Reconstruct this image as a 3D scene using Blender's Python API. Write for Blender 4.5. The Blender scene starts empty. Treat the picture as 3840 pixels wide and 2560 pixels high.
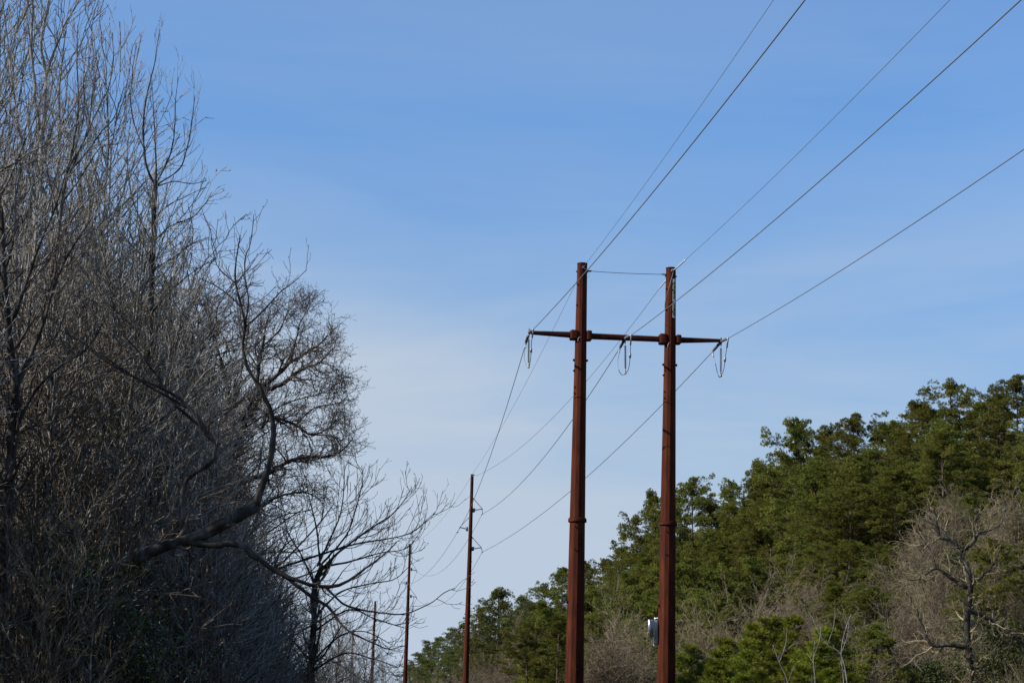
import bpy, bmesh, math, random
import numpy as np
from mathutils import Vector, Matrix
random.seed(7)
PI = math.pi
scene = bpy.context.scene
COL = scene.collection

# ------------------------------------------------------------------ camera
FOC, PITCH, ROLL, EYE = 70.0, math.radians(10.9), 0.019, 1.7
cam_d = bpy.data.cameras.new("camera")
cam_d.lens = FOC; cam_d.sensor_width = 36.0
cam_d.clip_start = 0.1; cam_d.clip_end = 6000
cam = bpy.data.objects.new("camera", cam_d); COL.objects.link(cam)
RM = Matrix.Rotation(PI/2 + PITCH, 4, 'X') @ Matrix.Rotation(ROLL, 4, 'Z')
cam.matrix_world = Matrix.Translation((0, 0, EYE)) @ RM
scene.camera = cam

# ------------------------------------------------------------------ sun + sky
SUN_AZ = (-0.965, -0.26)          # horizontal direction TOWARDS the sun
SUN_EL = math.radians(33)
sd = Vector((SUN_AZ[0], SUN_AZ[1], 0)).normalized()*math.cos(SUN_EL) + Vector((0, 0, math.sin(SUN_EL)))
sun_d = bpy.data.lights.new("sun", 'SUN'); sun_d.energy = 5.0; sun_d.angle = math.radians(0.53)
sun_d.color = (1.0, 0.94, 0.85)
sun = bpy.data.objects.new("sun", sun_d); COL.objects.link(sun)
sun.rotation_euler = sd.to_track_quat('Z', 'Y').to_euler(); sun.location = (-30, -20, 40)

world = bpy.data.worlds.new("World"); scene.world = world; world.use_nodes = True
nt = world.node_tree; nt.nodes.clear()
sky = nt.nodes.new('ShaderNodeTexSky'); sky.sky_type = 'NISHITA'; sky.sun_disc = False
sky.sun_elevation = SUN_EL; sky.sun_rotation = math.atan2(SUN_AZ[0], SUN_AZ[1])
sky.air_density = 1.0; sky.dust_density = 0.0; sky.ozone_density = 3.0; sky.altitude = 50
tint = nt.nodes.new('ShaderNodeMix'); tint.data_type = 'RGBA'; tint.blend_type = 'MULTIPLY'; tint.inputs['Factor'].default_value = 1; tint.inputs['B'].default_value = (0.71, 1.015, 1.29, 1)
tc = nt.nodes.new('ShaderNodeTexCoord')
mp = nt.nodes.new('ShaderNodeMapping'); mp.inputs['Rotation'].default_value = (0.0, 0.30, 0.5); mp.inputs['Scale'].default_value = (1.5, 2.2, 6.5)
nz = nt.nodes.new('ShaderNodeTexNoise'); nz.inputs['Scale'].default_value = 1.9; nz.inputs['Detail'].default_value = 7; nz.inputs['Roughness'].default_value = 0.52; nz.inputs['Distortion'].default_value = 0.5
rp = nt.nodes.new('ShaderNodeMapRange'); rp.inputs['From Min'].default_value = 0.35; rp.inputs['From Max'].default_value = 0.70; rp.inputs['To Min'].default_value = -0.24; rp.inputs['To Max'].default_value = 0.44
sep = nt.nodes.new('ShaderNodeSeparateXYZ')
# thin high cloud and haze: thick low over the horizon and to the left, almost gone overhead
lo = nt.nodes.new('ShaderNodeMapRange'); lo.interpolation_type = 'SMOOTHSTEP'
for k_, v_ in (('From Min', 0.03), ('From Max', 0.31), ('To Min', 1.0), ('To Max', 0.09)): lo.inputs[k_].default_value = v_
lf = nt.nodes.new('ShaderNodeMapRange'); lf.interpolation_type = 'SMOOTHSTEP'
for k_, v_ in (('From Min', -0.16), ('From Max', 0.12), ('To Min', 1.6), ('To Max', 0.98)): lf.inputs[k_].default_value = v_
up = nt.nodes.new('ShaderNodeMapRange'); up.interpolation_type = 'SMOOTHSTEP'
for k_, v_ in (('From Min', 0.10), ('From Max', 0.33), ('To Min', 1.0), ('To Max', 0.22)): up.inputs[k_].default_value = v_
m1 = nt.nodes.new('ShaderNodeMath'); m1.operation = 'MULTIPLY'
m2 = nt.nodes.new('ShaderNodeMath'); m2.operation = 'MULTIPLY_ADD'; m2.use_clamp = True
mx = nt.nodes.new('ShaderNodeMix'); mx.data_type = 'RGBA'
bg = nt.nodes.new('ShaderNodeBackground'); bg.inputs['Strength'].default_value = 0.100
out = nt.nodes.new('ShaderNodeOutputWorld')
L = nt.links
L.new(tc.outputs['Generated'], mp.inputs['Vector']); L.new(mp.outputs[0], nz.inputs['Vector']); L.new(nz.outputs[0], rp.inputs['Value'])
L.new(tc.outputs['Generated'], sep.inputs[0]); L.new(sep.outputs['Z'], lo.inputs['Value']); L.new(sep.outputs['X'], lf.inputs['Value']); L.new(sep.outputs['Z'], up.inputs['Value'])
L.new(lo.outputs[0], m1.inputs[0]); L.new(lf.outputs[0], m1.inputs[1])
mp2 = nt.nodes.new('ShaderNodeMapping'); mp2.inputs['Rotation'].default_value = (0.0, -0.28, 0.0); mp2.inputs['Scale'].default_value = (2.2, 2.2, 26.0); mp2.inputs['Location'].default_value = (.3, .1, .4)
nz2 = nt.nodes.new('ShaderNodeTexNoise'); nz2.inputs['Scale'].default_value = 1.3; nz2.inputs['Detail'].default_value = 8; nz2.inputs['Roughness'].default_value = 0.6; nz2.inputs['Distortion'].default_value = 0.8
rp2 = nt.nodes.new('ShaderNodeMapRange')
for k_, v_ in (('From Min', 0.48), ('From Max', 0.72), ('To Min', 0.0), ('To Max', 0.16)): rp2.inputs[k_].default_value = v_
ad = nt.nodes.new('ShaderNodeMath'); ad.operation = 'ADD'
L.new(tc.outputs['Generated'], mp2.inputs['Vector']); L.new(mp2.outputs[0], nz2.inputs['Vector']); L.new(nz2.outputs[0], rp2.inputs['Value'])
L.new(rp.outputs[0], ad.inputs[0]); L.new(rp2.outputs[0], ad.inputs[1])
L.new(ad.outputs[0], m2.inputs[0]); L.new(up.outputs[0], m2.inputs[1]); L.new(m1.outputs[0], m2.inputs[2])
hz = nt.nodes.new('ShaderNodeMapRange'); hz.interpolation_type = 'SMOOTHSTEP'
for k_, v_ in (('From Min', 0.02), ('From Max', 0.36), ('To Min', 0.60), ('To Max', 1.0)): hz.inputs[k_].default_value = v_
vs = nt.nodes.new('ShaderNodeVectorMath'); vs.operation = 'SCALE'
L.new(sep.outputs['Z'], hz.inputs['Value']); L.new(tint.outputs['Result'], vs.inputs[0]); L.new(hz.outputs[0], vs.inputs['Scale'])
L.new(sky.outputs[0], tint.inputs['A']); L.new(vs.outputs[0], mx.inputs['A'])
L.new(m2.outputs[0], mx.inputs['Factor'])
mx.inputs['B'].default_value = (3.64, 4.34, 5.30, 1)
L.new(mx.outputs['Result'], bg.inputs['Color']); L.new(bg.outputs[0], out.inputs[0])
scene.view_settings.view_transform = 'Standard'; scene.view_settings.look = 'None'
scene.view_settings.exposure = 0.45; scene.view_settings.gamma = 1.0

# ------------------------------------------------------------------ photo pixel -> point
FS = FOC/36*3840
R3 = np.array(RM.to_3x3())
def S(px, py, Y):                       # photo pixel (3840 wide) at world distance Y
    d = R3 @ np.array([(px-1920)/FS, (1280-py)/FS, -1.0])
    return np.array([0, 0, EYE]) + d*(Y/d[1])
def D(px, py, Y):                       # the same for 2352-wide coordinates
    return S(px*1.632653, py*1.632653, Y)
def proj(p):
    c = R3.T @ (np.array(p) - np.array([0, 0, EYE]))
    return (1920 + FS*c[0]/-c[2])/1.632653, (1280 - FS*c[1]/-c[2])/1.632653
def lineX(Y): return 5.6 - 0.115*(Y-100)
def sstep(t):
    t = np.clip(t, 0, 1); return t*t*(3-2*t)
def ground_z(X, Y):
    X = np.asarray(X, float); Y = np.asarray(Y, float)
    u = X - lineX(Y)
    h = 16*sstep((u-8)/30) - 0.10*np.clip(u-42, 0, 60)
    h = h + 7.0*sstep((-u-26)/40)
    h = h*sstep((Y+20)/60)
    wob = 0.35*np.sin(X*.31+Y*.17) + 0.3*np.sin(X*.13-Y*.23)
    return h + wob*sstep((np.abs(u)-6)/14)*sstep((Y-15)/25)

# ------------------------------------------------------------------ tags, materials
def tag(o, label=None, cat=None, group=None, kind=None):
    if label: o['label'] = label
    if cat: o['category'] = cat
    if group: o['group'] = group
    if kind: o['kind'] = kind
    return o
def empty(name, loc=(0, 0, 0)):
    o = bpy.data.objects.new(name, None); o.empty_display_size = 0.3
    o.location = tuple(float(v) for v in loc); COL.objects.link(o); return o

def mat(name, cols, scale=6.0, rough=0.8, metal=0.0, detail=5, stretch=(1, 1, 1), rand=0.0, bump=0.0, trans=0.0, spec=0.3, pos=None):
    m = bpy.data.materials.new(name); m.use_nodes = True; n = m.node_tree.nodes; l = m.node_tree.links
    b = n['Principled BSDF']; b.inputs['Roughness'].default_value = rough; b.inputs['Metallic'].default_value = metal
    b.inputs['Specular IOR Level'].default_value = spec
    t = n.new('ShaderNodeTexCoord'); mpn = n.new('ShaderNodeMapping'); mpn.inputs['Scale'].default_value = stretch
    no = n.new('ShaderNodeTexNoise'); no.inputs['Scale'].default_value = scale; no.inputs['Detail'].default_value = detail; no.inputs['Roughness'].default_value = 0.6
    r = n.new('ShaderNodeValToRGB'); e = r.color_ramp.elements
    e[0].position = 0.32; e[1].position = 0.68
    while len(e) < len(cols): e.new(0.5)
    for i, c in enumerate(cols):
        e[i].position = (pos[i] if pos else 0.30 + 0.40*i/max(1, len(cols)-1)); e[i].color = (*c, 1)
    l.new(t.outputs['Object'], mpn.inputs[0]); l.new(mpn.outputs[0], no.inputs['Vector']); l.new(no.outputs[0], r.inputs[0])
    colout = r.outputs[0]
    if rand:
        oi = n.new('ShaderNodeObjectInfo'); hs = n.new('ShaderNodeHueSaturation')
        q = n.new('ShaderNodeMapRange'); q.inputs['To Min'].default_value = 1-rand; q.inputs['To Max'].default_value = 1+rand
        q2 = n.new('ShaderNodeMapRange'); q2.inputs['To Min'].default_value = 0.5-rand*.07; q2.inputs['To Max'].default_value = 0.5+rand*.07
        l.new(oi.outputs['Random'], q.inputs['Value']); l.new(oi.outputs['Random'], q2.inputs['Value'])
        l.new(q.outputs[0], hs.inputs['Value']); l.new(q2.outputs[0], hs.inputs['Hue']); l.new(colout, hs.inputs['Color']); colout = hs.outputs[0]
    l.new(colout, b.inputs['Base Color'])
    if bump:
        bp = n.new('ShaderNodeBump'); bp.inputs['Strength'].default_value = bump; bp.inputs['Distance'].default_value = 0.02
        l.new(no.outputs[0], bp.inputs['Height']); l.new(bp.outputs[0], b.inputs['Normal'])
    if trans:
        tr = n.new('ShaderNodeBsdfTranslucent'); ms = n.new('ShaderNodeMixShader'); ms.inputs[0].default_value = trans
        l.new(colout, tr.inputs[0]); l.new(b.outputs[0], ms.inputs[1]); l.new(tr.outputs[0], ms.inputs[2])
        l.new(ms.outputs[0], n['Material Output'].inputs[0])
    return m

M_steel = mat('weathering_steel', [(.018, .0055, .0038), (.046, .0112, .0055), (.066, .0155, .0065), (.105, .028, .0100)], scale=2.6, rough=0.75, detail=9, stretch=(1.6, 1.6, .22), bump=.15, spec=.08, pos=[.27, .43, .56, .74])
M_steel2 = mat('weathering_steel_dark', [(0.0172, 0.0055, 0.0039), (0.0351, 0.0094, 0.0055), (0.0507, 0.014, 0.007)], scale=2.5, rough=0.75, detail=8, bump=.1, spec=.10)
M_galv = mat('galvanised_metal', [(.24, .245, .25), (.38, .38, .38)], scale=20, rough=0.5, metal=.6)
M_shine = mat('polished_aluminium', [(.30, .30, .31), (.42, .42, .42)], scale=3, rough=0.28, metal=.8)
M_wire = mat('aluminium_strand', [(.15, .15, .145), (.21, .21, .205)], scale=30, rough=.45, metal=.5)
M_gray = mat('grey_polymer', [(0.078, 0.0858, 0.0936), (0.1248, 0.1326, 0.1404)], scale=30, rough=.5)
M_white = mat('white_rods', [(0.507, 0.5148, 0.5304), (0.624, 0.624, 0.624)], scale=12, rough=.35, metal=.3)
M_yellow = mat('sign_yellow', [(0.3276, 0.2652, 0.0234), (0.39, 0.3276, 0.039)], scale=8, rough=.5)
M_signw = mat('sign_white', [(0.4836, 0.5148, 0.5616), (0.585, 0.6084, 0.624)], scale=8, rough=.4)
M_black = mat('sign_black', [(0.0078, 0.0078, 0.0078), (0.0156, 0.0156, 0.0156)], scale=8, rough=.5)
M_bark_grey = mat('bark_grey', [(.026, .021, .015), (.10, .088, .07), (.34, .32, .28)], scale=5, rough=.85, stretch=(1, 1, .4), bump=.5, rand=.2)
M_bark_pale = mat('bark_pale', [(0.0936, 0.0858, 0.0741), (0.195, 0.1833, 0.1638), (0.3276, 0.312, 0.2808)], scale=6, rough=.8, stretch=(1, 1, .5), bump=.3)
M_bark_dark = mat('bark_dark', [(.008, .006, .0045), (.028, .023, .018), (.11, .10, .088)], scale=5, rough=.9, stretch=(1, 1, .4), bump=.6)
M_bark_tan = mat('bark_tan', [(.08, .058, .036), (.17, .135, .092), (.31, .27, .20)], scale=5, rough=.85, stretch=(1, 1, .5), bump=.3, rand=.2)
M_twig = mat('twig_grey', [(.11, .10, .085), (.21, .195, .17), (.33, .315, .285)], scale=3, rough=.7, rand=.2)
M_twig_dark = mat('twig_dark', [(.024, .014, .008), (.066, .046, .030), (.21, .185, .145)], scale=3, rough=.75, rand=.25)
M_twig_brown = mat('twig_brown', [(.085, .058, .030), (.155, .117, .068), (.25, .21, .145)], scale=2, rough=.75, rand=.25)
M_bud = mat('bud_brown', [(0.0546, 0.0312, 0.0156), (0.1014, 0.0663, 0.0312)], scale=5, rough=.7, trans=.2)
M_bud_or = mat('bud_orange', [(0.1326, 0.0663, 0.0156), (0.1872, 0.1092, 0.0312)], scale=5, rough=.7, trans=.3)
M_bud_ol = mat('bud_olive', [(0.1014, 0.0936, 0.0273), (0.156, 0.1326, 0.0468)], scale=5, rough=.7, trans=.3)
M_bud_red = mat('bud_red', [(0.156, 0.0156, 0.0156), (0.2496, 0.039, 0.0312)], scale=5, rough=.6, trans=.3)
M_pinebark = mat('pine_bark', [(0.0312, 0.0218, 0.0156), (0.078, 0.0585, 0.0429), (0.1482, 0.117, 0.0936)], scale=4, rough=.9, stretch=(1, 1, .3), bump=.5)
M_pine = mat('pine_needles', [(.062, .080, .013), (.132, .142, .022), (.215, .198, .036)], scale=.55, rough=.55, rand=.22, trans=.22, spec=.08, detail=3)
M_pine_far = mat('pine_needles_far', [(.058, .075, .018), (.106, .120, .028), (.160, .156, .040)], scale=.4, rough=.6, rand=.2, trans=.22, spec=.08, detail=3)
M_pine_y = mat('young_pine_needles', [(.066, .090, .010), (.130, .150, .014), (.21, .20, .024)], scale=.9, rough=.5, rand=.15, trans=.22, spec=.08, detail=3)
M_holly = mat('holly_leaf', [(.02, .038, .006), (.05, .075, .012), (.09, .11, .02)], scale=2, rough=.35, trans=.15, spec=.5)
M_shrub = mat('shrub_leaf', [(0.0351, 0.0507, 0.0109), (0.0663, 0.078, 0.0187), (0.0936, 0.0819, 0.0234)], scale=.6, rough=.6, rand=.3, trans=.3)
M_ground = mat('leaf_litter', [(0.0273, 0.0218, 0.014), (0.0546, 0.0429, 0.0257), (0.0468, 0.0546, 0.0195)], scale=.35, rough=.95, detail=9, bump=.4)

# ------------------------------------------------------------------ mesh builder
class MB:
    def __init__(s): s.v = []; s.f = []; s.n = 0; s.mi = []
    def add(s, V, F, mi=0):
        V = np.asarray(V, float).reshape(-1, 3); F = np.asarray(F, int)
        s.v.append(V); s.f.append(F + s.n); s.n += len(V); s.mi.append(np.full(len(F), mi)); return s
    def build(s, name, mats, parent=None, smooth=True, origin=None):
        if not isinstance(mats, (list, tuple)): mats = [mats]
        V = np.concatenate(s.v) if s.v else np.zeros((0, 3))
        if origin is not None: V = V - np.asarray(origin)
        me = bpy.data.meshes.new(name)
        cnt = np.concatenate([np.full(len(f), f.shape[1]) for f in s.f])
        idx = np.concatenate([f.ravel() for f in s.f])
        me.vertices.add(len(V)); me.vertices.foreach_set('co', V.astype(np.float32).ravel())
        me.loops.add(len(idx)); me.loops.foreach_set('vertex_index', idx.astype(np.int32))
        me.polygons.add(len(cnt)); st = np.concatenate([[0], np.cumsum(cnt)[:-1]])
        me.polygons.foreach_set('loop_start', st.astype(np.int32))
        me.polygons.foreach_set('use_smooth', np.full(len(cnt), smooth))
        me.polygons.foreach_set('material_index', np.concatenate(s.mi).astype(np.int32))
        for m in mats: me.materials.append(m)
        me.update(calc_edges=True); me.validate()
        o = bpy.data.objects.new(name, me); COL.objects.link(o)
        if parent is not None: o.parent = parent
        elif origin is not None: o.location = tuple(float(x) for x in origin)
        return o

def norm(a): return a/np.maximum(np.linalg.norm(a, axis=-1, keepdims=True), 1e-9)
def tubes(mb, P, R, k=4, mi=0, cap=False, phase=0.0, ref=None):
    P = np.asarray(P, float); R = np.asarray(R, float)
    if P.ndim == 2: P = P[None]; R = R[None]
    B, n, _ = P.shape
    if B == 0: return mb
    T = norm(np.gradient(P, axis=1))
    if ref is None:
        ref = np.where(np.abs(T[:, :1, 2:3]) > .8, np.array([1., 0, 0]), np.array([0, 0, 1.]))
    else: ref = np.broadcast_to(np.asarray(ref, float), (B, 1, 3))
    N = norm(ref - (ref*T).sum(-1, keepdims=True)*T); Bn = np.cross(T, N)
    a = np.arange(k)/k*2*PI + phase
    V = P[:, :, None] + R[:, :, None, None]*(np.cos(a)[:, None]*N[:, :, None] + np.sin(a)[:, None]*Bn[:, :, None])
    base = (np.arange(B)*n*k)[:, None, None] + (np.arange(n-1)*k)[None, :, None]
    j = np.arange(k)[None, None]; j2 = (j+1) % k
    F = np.stack([base+j, base+j2, base+k+j2, base+k+j], -1).reshape(-1, 4)
    mb.add(V, F, mi)
    if cap:
        off = mb.n - B*n*k
        for b in range(B):
            for ring, rev in ((0, True), (n-1, False)):
                ids = off + b*n*k + ring*k + np.arange(k)
                if rev: ids = ids[::-1]
                mb.f.append(ids[None]); mb.mi.append(np.array([mi]))
    return mb
def seg(mb, A, B, r, r2=None, k=8, mi=0, cap=True):
    return tubes(mb, np.array([A, B]), np.array([r, r if r2 is None else r2]), k, mi, cap)
def box(mb, c, ax, ay, az, sx, sy, sz, mi=0):
    c = np.asarray(c, float); ax, ay, az = [np.asarray(v, float) for v in (ax, ay, az)]
    V = [c + ax*sx*i/2 + ay*sy*j/2 + az*sz*k/2 for i in (-1, 1) for j in (-1, 1) for k in (-1, 1)]
    F = [[0, 1, 3, 2], [4, 6, 7, 5], [0, 4, 5, 1], [2, 3, 7, 6], [0, 2, 6, 4], [1, 5, 7, 3]]
    return mb.add(V, F, mi)
def rbox(mb, c, ax, ay, az, sx, sy, sz, r=.06, mi=0, seg_=3):
    """rounded box: rounded outline in the ax/ay plane, chamfered along az"""
    pts = []
    for qx, qy, a0 in ((1, 1, 0), (-1, 1, 90), (-1, -1, 180), (1, -1, 270)):
        for i in range(seg_+1):
            a = math.radians(a0 + 90*i/seg_)
            pts.append((qx*(sx/2-r)+r*math.cos(a), qy*(sy/2-r)+r*math.sin(a)))
    k = len(pts); rings = []
    ch = min(r*.4, sz*.1)
    for z, sc in ((-sz/2, 1-ch/sx*2), (-sz/2+ch, 1), (sz/2-ch, 1), (sz/2, 1-ch/sx*2)):
        rings.append([np.asarray(c)+np.asarray(ax)*x*sc+np.asarray(ay)*y*sc+np.asarray(az)*z for x, y in pts])
    V = np.array(rings).reshape(-1, 3); F = []
    for i in range(3):
        for j in range(k): F.append([i*k+j, i*k+(j+1) % k, (i+1)*k+(j+1) % k, (i+1)*k+j])
    mb.add(V, F, mi)
    off = mb.n-4*k
    mb.f.append((off+np.arange(k)[::-1])[None]); mb.mi.append(np.array([mi]))
    mb.f.append((off+3*k+np.arange(k))[None]); mb.mi.append(np.array([mi]))
    return mb
def resample(pts, n):
    pts = np.asarray(pts, float)
    # Catmull-Rom smoothing then even resample
    P = np.concatenate([[2*pts[0]-pts[1]], pts, [2*pts[-1]-pts[-2]]]); o = []
    for i in range(1, len(P)-2):
        for t in np.linspace(0, 1, 8, endpoint=False):
            a, b, c, d = P[i-1], P[i], P[i+1], P[i+2]
            o.append(.5*((2*b)+(c-a)*t+(2*a-5*b+4*c-d)*t*t+(3*b-a-3*c+d)*t**3))
    o.append(pts[-1]); o = np.array(o)
    s = np.concatenate([[0], np.cumsum(np.linalg.norm(np.diff(o, axis=0), axis=1))])
    q = np.linspace(0, s[-1], n)
    return np.stack([np.interp(q, s, o[:, i]) for i in range(3)], 1)

# ------------------------------------------------------------------ ground
xs = np.unique(np.concatenate([np.linspace(-2500, -150, 14), np.linspace(-150, 150, 151), np.linspace(150, 2500, 14)]))
ys = np.unique(np.concatenate([np.linspace(-400, -20, 8), np.linspace(-20, 400, 141), np.linspace(400, 4500, 40)]))
X, Y = np.meshgrid(xs, ys)
Z = ground_z(X, np.minimum(Y, 900) if False else Y)
Z = Z*sstep((1500-Y)/700)
V = np.stack([X, Y, Z], -1).reshape(-1, 3); nx = len(xs)
i, j = np.meshgrid(np.arange(nx-1), np.arange(len(ys)-1)); b = (j*nx+i).ravel()
g = MB(); g.add(V, np.stack([b, b+1, b+nx+1, b+nx], 1)); go = g.build('ground', M_ground); tag(go, kind='structure')

# ================================================================== THE DOUBLE-POLE TOWER
def Yd(px): return 100 + 0.00174*(px-2178)     # depth of the tower's plane
UP = np.array([0, 0, 1.])
A0 = S(1990, 1247, Yd(1990)); A1 = S(2703, 1277, Yd(2703))
ARM = norm((A1-A0)*np.array([1, 1, 0.0])); BACK = np.cross(UP, ARM)          # BACK points away from the camera
if BACK[1] < 0: BACK = -BACK
PXM = FS/100.0                                  # photo pixels per metre at the tower
tower = empty('transmission_tower', (*(S(2330, 2700, 100.3)[:2]), 0))
tag(tower, 'rust red double pole transmission tower with one long crossarm in front of the pine hill', 'pylon')
TL = np.array(tower.location)
def part(mb, name, m, parent, org, smooth=False):
    o = mb.build(name, m, parent, smooth, origin=org); return o

def steel_pole(topx, topy, botx, boty, r0, r1, depth, k=12):
    top = S(topx, topy, depth); bot = S(botx, boty, depth)
    d = (bot-top); t = (top[2]+0.0)/(top[2]-bot[2]); gx = top + d*t; gx[2] = float(ground_z(gx[0], gx[1]))-0.1
    def at(py):
        f = (py-topy)/(boty-topy); return top + d*f, r0+(r1-r0)*f
    rg = r0 + (r1-r0)*np.linalg.norm(gx-top)/np.linalg.norm(d)
    return top, gx, rg, at
poles = []
for (tx, ty, bx, by, col_y, dep) in ((2183.5, 989, 2153.5, 2560, 1966, 100.0), (2516, 1006, 2497.7, 2560, 1978, 100.58)):
    top, gnd, rg, at = steel_pole(tx, ty, bx, by, 38.5/2/PXM, 71/2/PXM, dep)
    r0 = 38.5/2/PXM
    q = MB()
    cpos, cr = at(col_y)
    n = 14; f = np.linspace(0, 1, n)[:, None]; Pp = gnd + (cpos-gnd)*f; Rr = rg + (cr*0.985-rg)*f[:, 0]
    tubes(q, Pp, Rr, 12, 0, True, math.radians(5), ref=(-1, 0, 0))
    Pp = cpos + (top-cpos)*f; Rr = cr + (r0-cr)*f[:, 0]
    tubes(q, Pp, Rr, 12, 0, True, math.radians(5), ref=(-1, 0, 0))
    tubes(q, np.array([top-[0, 0, .03], top+[0, 0, .02]]), np.array([r0*1.04]*2), 24, 1, True)
    po = part(q, 'pole', [M_steel, M_steel2], tower, TL)
    # flange collar with its ring of bolts
    c = MB(); rr = 70/2/PXM
    prof = [(-.088, cr*.9), (-.084, rr*.96), (-.06, rr), (.06, rr), (.084, rr*.96), (.088, cr*.9)]
    tubes(c, np.array([cpos+[0, 0, z] for z, _ in prof]), np.array([r for _, r in prof]), 36)
    for a in range(24):
        an = a/24*2*PI; p = cpos + np.array([math.cos(an), math.sin(an), 0])*(cr+.035)
        seg(c, p+[0, 0, .085], p+[0, 0, .135], .016, k=6)
    part(c, 'flange_collar', M_steel, po, TL)
    poles.append((top, gnd, at, po, r0, dep, (tx, ty)))
    # step lugs: small bolts in vertical files on the front faces
    lug = None
    def lug_at(py, ang, size=.045, out_=.05, nm='step_lug', mt=M_steel2):
        p, r = at(py); r = r*1.0
        nrm_ = np.array([math.sin(ang), -math.cos(ang), 0])
        s_ = MB(); tv = np.array([math.cos(ang), math.sin(ang), 0])
        seg(s_, p+nrm_*(r*.96), p+nrm_*(r+out_), size*.5, k=8)
        seg(s_, p+nrm_*(r+out_), p+nrm_*(r+out_+.02), size*.75, k=6)
        part(s_, nm, mt, po, TL)
    y_ = 1070
    while y_ < 2560:
        if not (1215 < y_ < 1300):
            lug_at(y_, math.radians(12)); lug_at(y_+25, math.radians(12))
        y_ += 109
    for yy in (1072, 1152, 1385, 1466, 1490, 1990, 2074): lug_at(yy+(ty-989), math.radians(-52 if yy < 1900 else -18), .055)
    # paired square lugs on the two sides
    for sgn in (-1, 1):
        p, r = at(1362+(ty-989)); s_ = MB()
        box(s_, p+ARM*sgn*(r+.02), ARM, BACK, UP, .11, .10, .11)
        part(s_, 'side_lug', M_steel2, po, TL)
        p, r = at(1020+(ty-989)); s_ = MB(); seg(s_, p+ARM*sgn*(r*.9), p+ARM*sgn*(r+.05), .04, k=8)
        part(s_, 'side_lug', M_steel2, po, TL)
    for yy in (1404+(ty-989), 2268+(ty-989)*.75):
        p, r = at(yy); s_ = MB(); o_ = p - ARM*(r*.93) - BACK*r*.30
        V = [o_+UP*.10-ARM*.0, o_-UP*.09, o_+(-ARM*.12-BACK*.03)+UP*.0, o_+BACK*.03+UP*.10, o_+BACK*.03-UP*.09, o_-ARM*.12]
        s_.add(V, [[0, 1, 2], [3, 5, 4]]); s_.add(V, [[0, 2, 5, 3], [1, 4, 5, 2], [0, 3, 4, 1]])
        part(s_, 'gusset_lug', M_steel2, po, TL)

# crossarm: three tapered lengths, brackets gripping the poles
def arm_piece(a, b, ra, rb):
    q = MB(); f = np.linspace(0, 1, 6)[:, None]
    tubes(q, a+(b-a)*f, ra+(rb-ra)*f[:, 0], 8, 0, True, math.radians(22.5), ref=(0, 0, 1))
    return part(q, 'crossarm', M_steel2, tower, TL)
mL = S(2138, 1255, Yd(2138)); mA = S(2216, 1260.5, Yd(2216)); mB_ = S(2473, 1271.5, Yd(2473)); mR = S(2552, 1275, Yd(2552))
arm_l = arm_piece(A0, mL, 7.6/PXM, 12/PXM); arm_m = arm_piece(mA, mB_, 12/PXM, 11.3/PXM); arm_r = arm_piece(mR, A1, 11.7/PXM, 6.6/PXM)
for (x0, x1, y0, y1) in ((2137, 2166, 1238, 1275), (2197, 2218, 1240, 1279), (2471, 2499, 1252, 1292), (2533, 2553, 1256, 1292)):
    q = MB(); c = S((x0+x1)/2, (y0+y1)/2, Yd((x0+x1)/2))
    rbox(q, c, ARM, BACK, UP, (x1-x0)/PXM, .60, (y1-y0)/PXM*.98, .09)
    for s_ in (-1, 1):
        for z in (-.16, 0, .16): seg(q, c+BACK*s_*.28+UP*z-ARM*.0, c+BACK*s_*.33+UP*z, .03, k=6)
    part(q, 'arm_bracket', M_steel, tower, TL)
# end plates
for (c, s_) in ((S(1984.5, 1247, Yd(1985)), -1), (S(2704.5, 1280, Yd(2704)), 1), (S(2344.6, 1276, Yd(2344)-.1), 0)):
    q = MB()
    hgt = .40 if s_ else .34
    V = []
    for t in (-.018, .018):
        for (yy, zz) in ((-.03, hgt*.5), (.05, hgt*.5), (.14, 0), (.03, -hgt*.5), (-.03, -hgt*.5), (-.14, 0)):
            V.append(c+ARM*t+BACK*yy+UP*zz)
    q.add(V, [[0, 1, 2, 3, 4, 5], [11, 10, 9, 8, 7, 6]]); q.add(V, [[i, (i+1) % 6+0, (i+1) % 6+6, i+6] for i in range(6)])
    part(q, 'arm_plate', M_steel, tower, TL)
# thin grounding leads curling out of the brackets
for pts in (((2178, 1263), (2172, 1264), (2168, 1272), (2167, 1280)), ((2514, 1284), (2509, 1285), (2505, 1293), (2503, 1301))):
    q = MB(); dep = Yd(pts[0][0])-.42
    P_ = resample([S(x, y, dep+.08*i*0) for i, (x, y) in enumerate(pts)], 12); tubes(q, P_, np.full(12, .011), 6)
    part(q, 'ground_lead', M_galv, tower, TL, True)
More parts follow.
